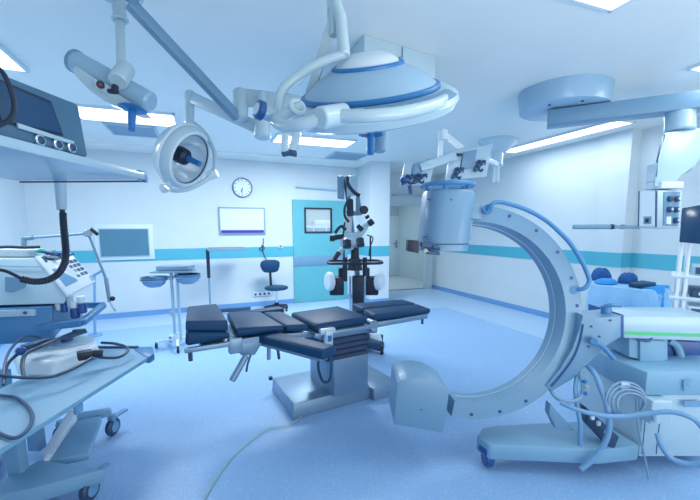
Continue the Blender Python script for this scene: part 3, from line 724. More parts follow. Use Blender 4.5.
c2, ex, ey, w2_, h_ = monitor([(1.961,3.554,2.285), (2.304,3.487,2.351), (2.223,3.48,2.074), (1.902,3.543,2.037)], .05, ((-.25, -.25, .2), (.1, -.3, .2)))
b = B(); b.cyl((1.999,3.508,2.048), (2.005,3.494,1.965), .02); b.box((1.933,3.497,2.104), (.1, .06, .05), rz=-20, bev=.02); b.build('blue_grip', 'deepblue', t)
b = B(); b.beam((2.105,3.493,2.233), (2.492,3.418,2.367), .06, .09, bev=.012); b.build('crossbar', 'enamel', t)
b = B(); b.beam((2.332,3.47,2.304), (2.376,3.523,2.573), .05, .05, NV, .01); b.build('vertical_link', 'white', t)
b = B(); b.beam((2.392,3.519,2.594), (2.693,3.57,2.461), .06, .085, bev=.015); b.cyl((2.387,3.505,2.631), (2.382,3.492,2.526), .05); b.build('spring_arm', 'white', t)
b = B(); b.beam((2.693,3.57,2.461), (4.334,4.854,2.605), .06, .07, bev=.01); b.build('extension_arm', 'white', t)
b = B(); b.cyl((4.292,4.832,2.324), (4.32,4.862,2.621), .05, bev=.008); b.cyl((4.325,4.853,2.574), (4.384,4.931,2.913), .085, bev=.01); b.build('drop_tube', 'lampwhite', t)
q = V((4.384,4.931,2.913)); q.z = 0
b = B(); b.lathe([(.0, 2.80), (.12, 2.80), (.18, 2.84), (.29, 2.96), (.29, 3.0), (0, 3.0)], q, Z, 36); b.build('ceiling_mount', 'lampwhite', t)

# ------------------------------------------------------------------ ceiling pendant at right
dc = V((3.489,3.006,2.79)); dc.z = 0
t = thing('ceiling_pendant', 'ceiling supply pendant with round mount, long beam and outlet column at the right', 'pendant', (dc.x, dc.y, 1.6))
b = B(); b.lathe([(0, 2.80), (.38, 2.80), (.41, 2.815), (.43, 3.0), (0, 3.0)], dc, Z, 56); b.build('ceiling_disc', 'dome', t)
b = B()
for a in (200, 250, 300): b.cyl(dc+V((.33*math.cos(math.radians(a)), .33*math.sin(math.radians(a)), 2.79)), dc+V((.33*math.cos(math.radians(a)), .33*math.sin(math.radians(a)), 2.81)), .014)
b.build('screw', 'ink', t)
pe = V((4.173,2.182,2.724)); ps = V((3.328,3.039,2.709))
b = B(); b.beam(ps, pe+(pe-ps)*.1, .22, .145, bev=.01); b.cyl((dc.x, dc.y, 2.70), (dc.x, dc.y, 2.81), .12); b.build('beam', 'enamel2', t)
b = B(); b.cyl((4.095,2.281,2.68), (4.077,2.259,2.472), .115, bev=.01); b.build('drop_column', 'enamel', t)
hd = [(3.86,2.264,2.454), (4.179,2.148,2.498), (4.167,2.117,2.233), (4.096,2.129,2.126), (3.977,2.17,2.091), (3.93,2.172,1.976), (3.754,2.237,1.967), (3.767,2.245,2.055), (3.824,2.245,2.215)]
b = B(); b.prism(hd, (NV*.6+RV*.42)*.36, .02); b.build('column_head', 'enamel', t)
b = B(); b.box((3.918,2.253,1.984), (.2, .2, .06), rz=-20.8, bev=.01); b.box((3.83,2.302,2.101), (.03, .12, .16), rz=-20.8, bev=.006); b.build('head_collar', 'white', t)
# service box
bf = [(3.707,2.313,1.604), (3.715,2.149,1.608), (3.734,2.187,1.935), (3.732,2.351,1.95)]
bs = [(3.715,2.149,1.608), (4.037,2.155,1.599), (4.079,2.187,1.947), (3.734,2.187,1.935)]
n1 = (V(bf[1])-V(bf[0])).normalized(); 
lo_ = [bf[0], bs[0], bs[1], V(bf[0])+(V(bs[1])-V(bs[0]))]; hi_ = [bf[3], bf[2], bs[2], V(bf[3])+(V(bs[2])-V(bs[3]))]
b = B(); b.hexa(lo_, hi_, .008); sb = b.build('service_box', 'lampwhite', t)
def on_face(q, x, y, off=.0):
    q = [V(p_) for p_ in q]; lo = q[0].lerp(q[1], x); hi = q[3].lerp(q[2], x); n = (q[1]-q[0]).cross(q[3]-q[0]).normalized()
    return lo.lerp(hi, y) + n*off, n
def plate(q, x0, x1, y0, y1, th, name, m, parent):
    n = on_face(q, 0, 0)[1]; b = B(); b.prism([on_face(q, x, y)[0] for x, y in ((x0, y0), (x1, y0), (x1, y1), (x0, y1))], n*th, 0); return b.build(name, m, parent)
plate(bf, .12, .9, .05, .97, .01, 'door', 'white', sb)
plate(bf, .02, .07, .02, .98, .004, 'seam', 'ink', sb); plate(bf, .9, .95, .02, .98, .012, 'seam', 'ink', sb)
plate(bf, .35, .72, .1, .3, .016, 'socket_plate', 'enamel2', sb); plate(bf, .45, .62, .14, .24, .02, 'data_socket', 'black', sb)
plate(bs, .2, .85, .06, .95, .008, 'outlet_plate', 'enamel2', sb)
for i in range(2):
    for j in range(3):
        if (i, j) == (0, 0): 
            plate(bs, .3, .5, .1, .3, .014, 'outlet_cover', 'white', sb); continue
        p_, n = on_face(bs, .38+.29*i, .2+.28*j, .005); b = B(); b.cyl(p_, p_+n*.035, .026, bev=.006); ou = b.build('gas_outlet', 'ink', sb)
        b = B(); b.cyl(p_+n*.03, p_+n*.04, .012); b.build('outlet_core', 'red' if (i, j) in ((0, 2),) else 'white', ou)
b = B(); b.cyl((3.29,2.635,1.618), (3.574,2.42,1.618), .022, bev=.004); b.cyl((3.539,2.433,1.618), (3.729,2.306,1.613), .015); b.build('side_rod', 'enamel2', t)
b = B(); b.cyl((3.531,2.436,1.618), (3.548,2.43,1.618), .024); b.cyl((3.607,2.396,1.617), (3.634,2.386,1.617), .02); b.build('rod_collar', 'black', t)

# ------------------------------------------------------------------ draped side table with bundles
zt = .95
cs = [V((4.618,3.214,0.95)), V((4.162,3.046,0.95)), V((4.306,2.543,0.95)), V((4.889,2.655,0.95))]
for q in cs: q.z = 0
cen = sum(cs, V())/4
t = thing('side_table', 'side table under pale blue drapes beside the right wall', 'table', cen)
for q in cs:
    p_ = q.lerp(cen, .1); b = B(); b.cyl(p_+Z*.0, p_+Z*.9, .02); b.build('leg', 'steel', t)
b = B(); b.prism([q.lerp(cen, .06)+Z*.9 for q in cs], Z*.03); b.build('tabletop', 'steel', t)
def draped(corners, z, drop, seed):
    rnd = random.Random(seed); b = B(); ring = []
    pts = []
    for i in range(4):
        a, c = corners[i], corners[(i+1) % 4]
        for k in range(14): pts.append((a.lerp(c, k/14), k))
    cc = sum(corners, V())/4
    top = [b.v(p_+Z*z) for p_, k in pts]
    b.face(top)
    prev = top
    ph = [rnd.random()*6 for _ in range(4)]
    for lv in range(1, 9):
        f_ = lv/8; row = []
        for i, (p_, k) in enumerate(pts):
            o = (p_-cc); o.z = 0; o.normalize()
            wv = .05*f_*math.sin(i*1.15+ph[0]) + .035*f_*math.sin(i*.55+ph[1])
            corner = max(0, 1-min(k, 14-k)/3.0)
            row.append(b.v(p_ + o*(.02+.1*corner*f_+wv+.03*f_) + Z*(z-drop*f_-(.12*corner*f_))))
        for i in range(len(pts)):
            j = (i+1) % len(pts); b.face([prev[i], prev[j], row[j], row[i]])
        prev = row
    return b
draped(cs, zt, .52, 3).build('table_drape', 'drape', None, label='pale blue cloth draped over the side table with hanging folds', cat='drape')
q = [cs[2].lerp(cs[3], .3)+V((-.1, .12, 0)), cs[2].lerp(cs[3], .3), cs[3], cs[3]+V((-.12, .12, 0))]
draped(q, zt+.012, .45, 8).build('table_drape', 'drape2', None, label='brighter blue cloth over the near right corner of the side table', cat='drape')
def bundle(c, rx, ry, h, label, m='cloth', seed=1):
    rnd = random.Random(seed); b = B(); prof = [(0, 0), (1.0, 0), (1.08, .12), (1.0, .45), (.8, .75), (.45, .95), (0, 1.0)]
    b.lathe(prof, (0, 0, 0), Z, 28)
    for v_ in b.bm.verts:
        a = math.atan2(v_.co.y, v_.co.x); k = 1+.07*math.sin(3*a+seed)+.04*math.sin(7*a+v_.co.z*5)
        v_.co = V((v_.co.x*rx*k, v_.co.y*ry*k, v_.co.z*h*(1+.06*math.sin(4*a+seed))))
    b.bm.transform(Matrix.Translation(V(c)))
    b.build('cloth_bundle', m, None, label=label, cat='cloth bundle', ang=60, group='cloth bundles on the draped side table')
z1 = zt+.004
q = V((4.412,3.045,0.95)); bundle((q.x, q.y, z1), .13, .1, .06, 'flat blue cloth lying at the left end of the draped side table', 'drape2', 2)
q = V((4.551,3.081,0.95)); q += NV*.2
bundle((q.x, q.y, z1), .11, .1, .16, 'taller rounded dark blue cloth bundle on the draped side table', 'cloth', 4)
q = V((4.694,2.982,0.95)); bundle((q.x, q.y, z1), .1, .09, .125, 'smaller rounded dark blue cloth bundle, middle of the draped side table', 'cloth', 6)
fq = [(4.381,2.774,0.955), (4.376,2.625,0.955), (4.715,2.686,0.955), (4.764,2.875,0.955)]
b = B(); b.prism(fq, Z*.045, .012); b.build('folded_cloth', 'pad', None, label='folded flat dark navy cloth on the right of the draped side table', cat='cloth')

# ------------------------------------------------------------------ equipment rack at the right edge
rk = V((3.835,2.018,0.984)); rk.z = 0
t = thing('equipment_rack', 'white wheeled equipment rack with shelves at the right edge', 'rack', rk)
RM = rotz(rk, -60)
for x in (0, .05, .62):
    for y in (0, .3):
        b = B(RM); b.box((x, y, .85), (.025, .025, 1.46), bev=.004); b.build('upright', 'white', t)
for z in (.35, .80, 1.0, 1.19):
    b = B(RM); b.box((.31, .15, z), (.72, .36, .025), bev=.006); b.build('shelf', 'white', t)
b = B(RM); b.box((.31, .15, .09), (.74, .42, .08), bev=.02); b.build('base', 'white', t)
for x in (.03, .58):
    for y in (0, .3):
        b = B(RM); b.cyl((x-.015, y, .035), (x+.015, y, .035), .035); b.build('caster', 'black', t)
def unit(z, h, label, m, x0=.08):
    u = thing('rack_unit', label, 'electronic unit', RM @ V((.31, .15, z)), -60, 'electronic units on the rack shelves')
    b = B(RM); b.box((x0+.255, .15, z+h/2), (.5, .3, h), bev=.006); b.build('casing', m, u)
    b = B(RM); b.box((x0+.255, -.005, z+h/2), (.46, .012, h*.7)); b.build('front_panel', 'ink', u)
    for i in range(3):
        b = B(RM); b.cyl((x0+.07+.06*i, -.01, z+h*.5), (x0+.07+.06*i, -.03, z+h*.5), .014); b.build('knob', 'chrome', u)
unit(.8135, .12, 'white electronic unit with dark front on the rack shelf, lowest of three', 'white')
unit(1.0135, .07, 'dark electronic unit on the middle shelf of the equipment rack', 'dark')
unit(1.2035, .08, 'pale electronic unit on the top shelf of the equipment rack', 'enamel')
m_ = thing('rack_monitor', 'dark blue flat monitor on top of the equipment rack at the right edge', 'monitor', RM @ V((.31, .15, 1.58)), -60)
q = [V((3.768,2.004,1.485)), V((3.712,1.754,1.47)), V((3.727,1.793,1.798)), V((3.805,2.029,1.773))]
b = B(); b.prism(q, (NV*.7+RV*.55)*.06, .004); b.build('display', 'navyscreen', m_)
b = B(RM); b.box((.31, .15, 1.588), (.3, .2, .015)); b.build('stand', 'dark', m_)

# ------------------------------------------------------------------ the C-arm
HC = 2.5
cc = V((1.682,2.035,1.039))
t = thing('c_arm_machine', 'large blue grey C-shaped x-ray machine with tube head and wheeled base at right', 'x-ray machine', (2.3, 1.9, 0))
FV = V((.3522, .9274, -.1267))
cc = V((1.649,1.995,1.05))
CM = frame(cc, -FV, RV)         # x across, y up, z towards the viewer
def arc_block(r0, r1, z0, z1, a0, a1, n=64):
    b = B(CM); rows = []
    for i in range(n+1):
        a = math.radians(a0+(a1-a0)*i/n); c_, s_ = math.cos(a), math.sin(a)
        rows.append([b.v((r*c_, r*s_, z)) for r, z in ((r0, z0), (r1, z0), (r1, z1), (r0, z1))])
    for A, C_ in zip(rows, rows[1:]):
        for k in range(4): b.face([A[k], A[(k+1) % 4], C_[(k+1) % 4], C_[k]])
    b.face(rows[0]); b.face(rows[-1][::-1])
    return b
RO = .713
arc_block(.605, RO, -.21, 0, -103, 92).build('c_arc', 'enamel2', t)
arc_block(.600, .606, -.13, -.12, -100, 90).build('arc_groove', 'enamel', t)
for (x, y) in ((510, 215.6), (537, 230.4), (558.5, 252), (573, 278), (579, 306), (578.5, 335), (566, 361.6), (549, 384.6), (526, 402), (500, 413.5), (471, 418)):
    a = math.atan2(312.5-y, x-475); q = CM @ V((.682*math.cos(a), .682*math.sin(a), 0)); b = B(); b.cyl(q+NV*.002, q-NV*.006, .011, bev=.002); b.build('bolt', 'deepblue', t)
b = B(); b.tube([(1.708,1.993,1.722), (1.71,1.961,1.749), (1.739,1.95,1.769), (1.793,1.929,1.766), (1.915,1.883,1.727), (2.039,1.836,1.66), (2.135,1.799,1.577), (2.207,1.772,1.5), (2.281,1.744,1.389), (2.325,1.727,1.297), (2.335,1.724,1.251), (2.307,1.734,1.211), (2.276,1.788,1.194)], .0145, 10); b.build('grab_rail', 'handle', t)
b = B(); b.cyl((1.729,2.018,1.723), (1.707,1.983,1.728), .03); b.build('rail_boss', 'handle', t)
b = B(); b.cyl((2.289,1.805,1.191), (2.264,1.772,1.197), .026); b.build('rail_boss', 'handle', t)
# tube head: an upright drum with a rounded front
tl, tr, bl, br = V((1.39,2.253,1.845)), V((1.692,2.139,1.829)), V((1.363,2.264,1.465)), V((1.668,2.148,1.452))
def drum(c0, c1, r0, r1, dep0, n=32):
    b = B(); A = []
    rings = []
    for c_, r in ((c0, r0), (c1, r1)):
        ring = []
        for i in range(n):
            a = 2*math.pi*i/n; ca, sa = math.cos(a), math.sin(a)
            ring.append(c_ + RV*r*math.copysign(abs(ca)**.7, ca) + NV*dep0*math.copysign(abs(sa)**.7, sa))
        rings.append(ring)
    return b, rings
c0, c1 = (bl+br)/2, (tl+tr)/2
b, rg = drum(c0, c1, (br-bl).length/2, (tr-tl).length/2, .18)
lo = [b.v(p_) for p_ in rg[0]]; hi = [b.v(p_) for p_ in rg[1]]
hi2 = [b.v(c1+(p_-c1)*.94+Z*.016) for p_ in rg[1]]
b.face(lo[::-1]); b.face(hi2)
for i in range(32): b.face([lo[i], lo[(i+1) % 32], hi[(i+1) % 32], hi[i]]); b.face([hi[i], hi[(i+1) % 32], hi2[(i+1) % 32], hi2[i]])
b.build('tube_head', 'enamel2', t)
b = B(); b.prism([(1.609,2.085,1.831), (1.671,2.061,1.825), (1.654,2.067,1.53), (1.594,2.09,1.543)], NV*.2, .006); b.prism([(1.616,2.05,1.765), (1.69,2.022,1.758), (1.694,2.02,1.658), (1.608,2.053,1.668)], NV*.21, .008); b.build('head_flange', 'enamel2', t)
# handle ring on top of the head
rc = c1+Z*.055
rng = [rc+RV*.172*math.cos(2*math.pi*i/40)+NV*.19*math.sin(2*math.pi*i/40) for i in range(40)]
b = B(); b.tube(rng, .0145, 10, 0, True); b.build('handle_ring', 'handle', t)
for a in (250, 315, 200):
    b = B(); b.cyl(rc+RV*.165*math.cos(math.radians(a))+NV*.18*math.sin(math.radians(a)), c1+RV*.13*math.cos(math.radians(a))+NV*.15*math.sin(math.radians(a))+Z*.005, .016); b.build('ring_post', 'handle', t)
b = B(); b.box(c1+Z*.03-NV*.08+RV*.02, (.08, .06, .05), rz=-20); b.build('ring_block', 'handle', t)
b = B()
for q in ((1.349,2.119,1.794), (1.464,2.044,1.786), (1.573,2.034,1.769), (1.324,2.128,1.551)): b.cyl(V(q)+NV*.03, V(q)-NV*.012, .006)
b.build('head_screw', 'ink', t)
# collimator under the head
b = B(); b.tube([c0+RV*((br-bl).length/2+.002)*math.copysign(abs(math.cos(a))**.7, math.cos(a))+NV*.182*math.copysign(abs(math.sin(a))**.7, math.sin(a))+Z*.045 for a in [2*math.pi*i/48 for i in range(48)]], .004, 6, 0, True); b.build('head_seam', 'line', t)
b = B(); b.prism([(1.21,2.129,1.532), (1.274,2.105,1.526), (1.275,2.104,1.446), (1.209,2.13,1.459)], NV*.1, .003); b.build('laser_unit', 'black', t)
b = B(); b.prism([(1.284,2.085,1.517), (1.374,2.051,1.504), (1.374,2.051,1.482), (1.284,2.085,1.488)], NV*.05); b.prism([(1.321,2.071,1.463), (1.393,2.044,1.456), (1.394,2.043,1.434), (1.321,2.071,1.44)], NV*.05); b.cyl((1.35,2.06,1.488), (1.392,2.044,1.475), .012); b.build('lock_mechanism', 'ink', t)
b = B(); b.prism([(1.294,2.076,1.457), (1.324,2.064,1.455), (1.309,2.07,1.479)], NV*.05); b.build('warning_triangle', 'yellow', t)
# detector at the lower end: block with an arched top
fr = [(1.081,2.05,0.339), (1.098,2.043,0.623), (1.122,2.034,0.641), (1.158,2.021,0.652), (1.229,1.993,0.658), (1.296,1.968,0.643), (1.356,1.945,0.613), (1.412,1.924,0.569), (1.398,1.929,0.426), (1.384,1.935,0.277)]
b = B(); b.prism(fr, NV*.33, .006); b.build('detector_block', 'enamel2', t, ang=25)
b = B(); b.cyl((1.249,1.991,0.437), (1.242,1.98,0.444), .005); b.build('block_screw', 'ink', t)
# carriage gripping the arc
q = [(2.251,1.691,1.05), (2.295,1.674,1.016), (2.487,1.601,1.043), (2.5,1.597,0.896), (2.395,1.636,0.835), (2.323,1.664,0.733), (2.215,1.705,0.603), (2.096,1.75,0.526), (2.056,1.765,0.568), (2.142,1.732,0.672), (2.213,1.706,0.815), (2.246,1.693,0.943)]
b = B(); b.prism(q, NV*.2, .006); b.build('carriage', 'enamel2', t)
b = B(); b.tube([(2.257,1.684,0.984), (2.246,1.688,0.877), (2.217,1.699,0.769), (2.157,1.721,0.66), (2.089,1.747,0.563)], .006, 6); b.build('carriage_seam', 'line', t)
b = B()
for q in ((2.365,1.648,0.903), (2.303,1.671,0.835), (2.311,1.668,0.97), (2.423,1.626,1.01)): b.cyl(V(q)+NV*.01, V(q)-NV*.008, .006)
b.build('carriage_screw', 'ink', t)
b = B(); b.cyl((2.347,1.665,0.866), (2.278,1.617,0.888), .024, bev=.004); b.tube([(2.298,1.631,0.882), (2.339,1.604,0.852), (2.407,1.568,0.772)], .0145, 10); b.build('brake_lever', 'handle', t)
b = B(); b.cyl((2.488,1.698,1.015), (2.482,1.7,1.09), .032, bev=.006); b.tube([(2.46,1.698,1.086), (2.478,1.658,1.102), (2.524,1.63,1.101)], .015, 10); b.build('lock_handle', 'handle', t)
# horizontal arm cover
b = B(); b.prism([(2.582,1.662,1.015), (3.206,1.425,1.008), (3.226,1.417,0.835), (2.614,1.65,0.863)], NV*.32, .01); b.build('arm_cover', 'enamel', t)
b = B(); b.prism([(2.559,1.655,1.036), (2.584,1.645,1.029), (2.598,1.64,0.867), (2.572,1.649,0.874)], NV*.34, .004); b.build('arm_collar', 'line', t)
b = B(); b.prism([(2.614,1.647,0.912), (3.217,1.418,0.888), (3.22,1.417,0.867), (2.616,1.647,0.888)], NV*.004); b.build('green_stripe', 'green', t)
# lift column
b = B(); b.prism([(2.698,1.671,0.862), (2.952,1.575,0.841), (2.971,1.567,0.653), (2.711,1.666,0.711)], NV*.25, .008); b.prism([(2.749,1.63,0.847), (2.918,1.566,0.832), (2.922,1.565,0.661), (2.764,1.625,0.69)], NV*.05, .006); b.build('lift_column', 'cart', t)
b = B(); b.tube([(3.047,1.624,0.809), (3.104,1.603,0.772), (3.139,1.589,0.698), (3.153,1.584,0.623)], .025, 10); b.build('column_arch', 'cart', t)
b = B(); b.tube([(2.702,1.627,0.853), (2.757,1.585,0.845), (2.802,1.589,0.867)], .008, 8); b.build('column_cable', 'line', t)
# base cover: faceted slab
def lev(z, pts): return [V((*p_[:2], z)) for p_ in pts]
ct = [V((2.652,1.796,0.818)), V((2.591,1.476,0.69)), V((3.03,1.31,0.663)), V((3.503,1.451,0.743))]
zt_ = ct[1].z
pl_ = [V((ct[0].x, ct[0].y, 0)), V((ct[1].x, ct[1].y, 0)), V((ct[2].x, ct[2].y, 0)), V((ct[3].x+.05, ct[3].y+.12, 0)), V((ct[0].x+.12, ct[0].y+.3, 0))]
b = B(); b.prism([p_+Z*(zt_-.16) for p_ in pl_], Z*.16, .012); b.build('base_cover', 'cart', t)
cenb = sum(pl_, V())/5
b = B(); b.prism([p_.lerp(cenb, .05)+Z*.1 for p_ in pl_], Z*(zt_-.255), .01); b.build('base_cabinet', 'enamel', t)
ndir = (pl_[2]-pl_[1]).normalized(); nout = V((ndir.y, -ndir.x, 0))
p1 = pl_[1].lerp(cenb, .05)
def on_base(u, z, off): return p1 + ndir*u + Z*z + nout*off
b = B(); b.prism([on_base(.015, .12, .002), on_base(.018, .12, .002), on_base(.018, zt_-.17, .002), on_base(.015, zt_-.17, .002)], nout*.002)
b.prism([on_base(.11, .12, .0), on_base(.113, .12, .0), on_base(.113, zt_-.17, .0), on_base(.11, zt_-.17, .0)], nout*.004); b.build('cabinet_seam', 'line', t)
b = B(); b.prism([V((2.808,1.373,0.504)), V((2.928,1.327,0.504)), V((2.932,1.325,0.463)), V((2.812,1.371,0.463))], NV*.004); b.build('name_plate', 'hose', t)
b = B(); q = [(2.796,1.382,0.642), (2.808,1.378,0.642), (2.816,1.375,0.569), (2.804,1.379,0.569)]; b.prism(q, NV*.004); b.prism([(2.808,1.378,0.642), (2.847,1.363,0.639), (2.849,1.363,0.627), (2.81,1.377,0.629)], NV*.004); b.prism([(2.812,1.377,0.609), (2.839,1.366,0.607), (2.84,1.366,0.596), (2.813,1.376,0.598)], NV*.004); b.build('base_lettering', 'hose', t)
b = B(); b.box(V((2.64,1.437,0.45)), (.13, .1, .16), rz=-20.8, bev=.012); b.cyl(V((2.57,1.399,0.48)), V((2.578,1.396,0.401)), .02); b.build('connector_box', 'enamel', t)
b = B(); b.prism([(2.244,1.608,0.454), (2.419,1.499,0.27), (2.391,1.51,0.167), (2.266,1.6,0.33)], NV*.08, .006); b.build('socket_bar', 'dark', t)
for q in ((2.256,1.572,0.401), (2.295,1.557,0.36), (2.348,1.537,0.298)):
    b = B(); b.box(q, (.02, .02, .025), rz=-20); b.build('socket', 'white', t)
b = B(); b.prism([(3.07,1.637,0.803), (3.458,1.49,0.773), (3.482,1.481,0.57), (3.086,1.631,0.646)], NV*.1, .006); b.build('rear_panel', 'deepblue', t)
# wheeled leg reaching left
b = B(); b.prism([(1.658,1.942,0.2), (1.776,2.023,0.2), (1.88,1.998,0.2), (2.661,1.793,0.2), (2.577,1.465,0.2), (2.29,1.526,0.2), (1.666,1.823,0.2)], Z*-.11, .02); b.build('base_leg', 'cart', t)
b = B(); q = V((1.707,1.88,0.05)); b.cyl(q-RV*.03+Z*.02, q+RV*.03+Z*.02, .06, bev=.01); b.box(q+Z*.08, (.1, .08, .05), bev=.01); b.build('caster', 'deepblue', t)
for q in (V((3.1, 1.5, .07)), V((3.0, 1.9, .07))):
    b = B(); b.cyl(q-RV*.03, q+RV*.03, .07, bev=.01); b.cyl(q, q+Z*.1, .02); b.build('caster', 'deepblue', t)
b = B(); b.prism([(2.042,1.706,0.471), (2.208,1.643,0.277), (2.091,1.688,0.291), (2.041,1.707,0.395)], NV*.06, .004); b.build('pedal_flap', 'enamel2', t)
# hoses and cable coil
b = B(); b.tube([(2.319,1.687,0.705), (2.305,1.617,0.671), (2.295,1.557,0.589), (*(2.289,1.506,0.493),), (*(2.29,1.484,0.372),), (*(2.265,1.493,0.252),), (*(2.197,1.519,0.144),), (*(2.142,1.54,0.089),)], .017, 10); b.build('hose', 'hose', t)
b = B(); b.tube([(2.269,1.706,0.629), (2.216,1.672,0.553), (2.19,1.629,0.454), (2.197,1.605,0.348), (2.207,1.601,0.21), (2.246,1.586,0.091)], .014, 10); b.build('hose', 'hose', t)
b = B(); b.tube([(2.279,1.702,0.657), (2.245,1.64,0.576), (2.197,1.626,0.515), (2.132,1.651,0.494), (2.085,1.701,0.507), (2.106,1.767,0.531)], .012, 8); b.build('hose', 'cable', t)
b = B(); b.tube([(2.048,1.64,0.507), (2.09,1.56,0.49), (2.191,1.479,0.472), (2.313,1.411,0.476), (2.406,1.333,0.516), (2.467,1.256,0.548), (2.516,1.184,0.537), (2.594,1.155,0.459)], .014, 10); b.build('hose', 'hose', t)
b = B(); b.tube([(2.575,1.376,0.325), (2.541,1.324,0.275), (2.558,1.275,0.223), (2.599,1.206,0.224), (2.641,1.137,0.276)], .016, 10); b.build('hose', 'hose', t)
for i in range(4):
    b = B(); c_ = V((2.4,1.485,0.53))+RV*.005*i-Z*.003*i; rr = .12-.012*i
    b.tube([c_+RV*rr*(1.0+.06*math.sin(i))*math.cos(2*math.pi*k/14)+Z*rr*(1.02-.05*i)*math.sin(2*math.pi*k/14)-NV*(.01+.01*i+.01*math.sin(k)) for k in range(14)], .007, 6, 4, True); b.build('cable_loop', 'cable', t)
b = B(); b.tube([(2.453,1.443,0.546), (2.448,1.424,0.438), (2.478,1.412,0.292), (2.522,1.396,0.144), (2.551,1.385,0.021)], .006, 6); b.build('hanging_cable', 'cable', t)
b = B(); b.box((2.398,1.486,0.622), (.06, .03, .06), rz=-20, bev=.006); b.build('cable_hook', 'enamel', t)
for i, (q, m_) in enumerate((((2.219,1.618,0.629), 'blue'), ((2.24,1.61,0.589), 'yellow'), ((2.231,1.613,0.549), 'blue'))):
    b = B(); b.box(q, (.02, .02, .02), rz=20*i); b.build('plug_tag', m_, t)

# ------------------------------------------------------------------ monitor shelf at the upper left
e1 = V((.377, .926, 0)); e2 = V((-.926, .377, 0)); fc = V((-.275, 2.165, 0))
t = thing('monitor_shelf', 'pale ceiling-hung shelf at the upper left seen from below', 'shelf', (-.8, 1.8, 1.85))
sh = [fc, fc-e1*1.05, fc-e1*1.05+e2*.66, fc+e2*.66]
b = B(); b.prism([p_+Z*1.85 for p_ in sh], Z*.034, .004); b.build('shelf_board', 'enamel', t)
b = B(); b.beam(fc+e2*.0+Z*1.842, fc+e2*.64+Z*1.842, .012, .008, bev=.001); b.build('rear_lip', 'ink', t)
b = B(); b.box(fc+e1*.012+e2*.02+Z*1.868, (.018, .07, .055), rz=-22, bev=.004); b.build('end_bracket', 'hose', t)
q = V((-1.2, 1.7, 0)); b = B(); b.box(q+e2*-.02+Z*2.43, (.12, .12, 1.13), rz=22, bev=.01); b.box(q+Z*1.88+e2*-.1, (.4, .1, .05), rz=22); b.build('support_column', 'enamel', t)
b = B(); hq = V((-0.698,2.403,1.86)); b.cyl(hq+Z*.02, (-0.698,2.382,1.705), .03, .022); b.build('hose_socket', 'enamel', t)
b = B(); b.tube([(-0.697,2.383,1.716), (-0.694,2.377,1.679)], .012, 8, 2)
b.build('hose_plug', 'black', t)
b = B(); b.tube([(-0.693,2.378,1.69), (-0.693,2.371,1.638), (-0.686,2.346,1.556), (-0.678,2.312,1.485), (-0.683,2.284,1.426), (-0.711,2.267,1.378), (-0.755,2.259,1.353), (-0.807,2.257,1.351), (-0.852,2.254,1.366)], .018, 10, 9, ribs=.14); b.build('coiled_hose', 'black', t)
b = B(); b.tube([(-0.848,2.252,1.366), (-0.873,2.244,1.388), (-0.913,2.261,1.407), (-0.971,2.284,1.416)], .008, 8); b.build('hose_tail', 'black', t)
# dark monitor on the shelf
m0, m1 = V((-0.625,1.484,1.884)), V((-0.424,1.818,1.885)); m0.z = m1.z = 1.886
fd = (m1-m0).normalized(); bd = V((-fd.y, fd.x, 0))
t = thing('patient_monitor', 'dark blue patient monitor with three round sockets on the hung shelf', 'monitor', (m0+m1)/2)
b = B(); hgt = .215
b.hexa([m0, m1, m1+bd*.2, m0+bd*.2], [m0+Z*hgt+bd*.02, m1+Z*(hgt-.012)+bd*.012-fd*.012, m1+Z*(hgt-.012)+bd*.18-fd*.012, m0+Z*hgt+bd*.18], .014); pm = b.build('casing', 'navy', t)
def on_mon(u, z, off=.0): return m0 + fd*u + Z*z + bd*(.02*z/hgt-.0) - bd*off
L = (m1-m0).length
b = B(); b.prism([on_mon(.06, .05, .0), on_mon(L*.73, .06, .0), on_mon(L*.66, .175, .0), on_mon(.06, .19, .0)], -bd*.006); b.build('screen_bezel', 'black', pm)
b = B(); b.prism([on_mon(.07, .058, .005), on_mon(L*.71, .068, .005), on_mon(L*.645, .165, .005), on_mon(.07, .18, .005)], -bd*.004); b.build('display', 'navyscreen', pm)
b = B(); b.prism([on_mon(L*.3, .062, .006), on_mon(L*.82, .048, .006), on_mon(L*.82, .036, .006), on_mon(L*.3, .046, .006)], -bd*.006); b.build('label_strip', 'enamel', pm)
for u in (.47, .64, .78):
    q = on_mon(L*u, .022, .0); b = B(); b.lathe([(.011, 0), (.019, 0), (.019, .016), (.013, .018), (.011, .008), (.011, 0)], q, -bd, 24, cap=False); so = b.build('round_socket', 'chrome', pm)
    b = B(); b.cyl(q, q-bd*.007, .011); b.build('socket_core', 'dark', so)
b = B(); b.tube([(-0.561,1.466,2.087), (-0.549,1.501,2.063), (-0.543,1.523,2.007), (-0.545,1.518,1.963), (-0.557,1.497,1.93), (-0.569,1.443,1.898)], .007, 8); b.build('sensor_cable', 'black', None, label='thick black cable looping in front of the dark monitor on the hung shelf', cat='cable')

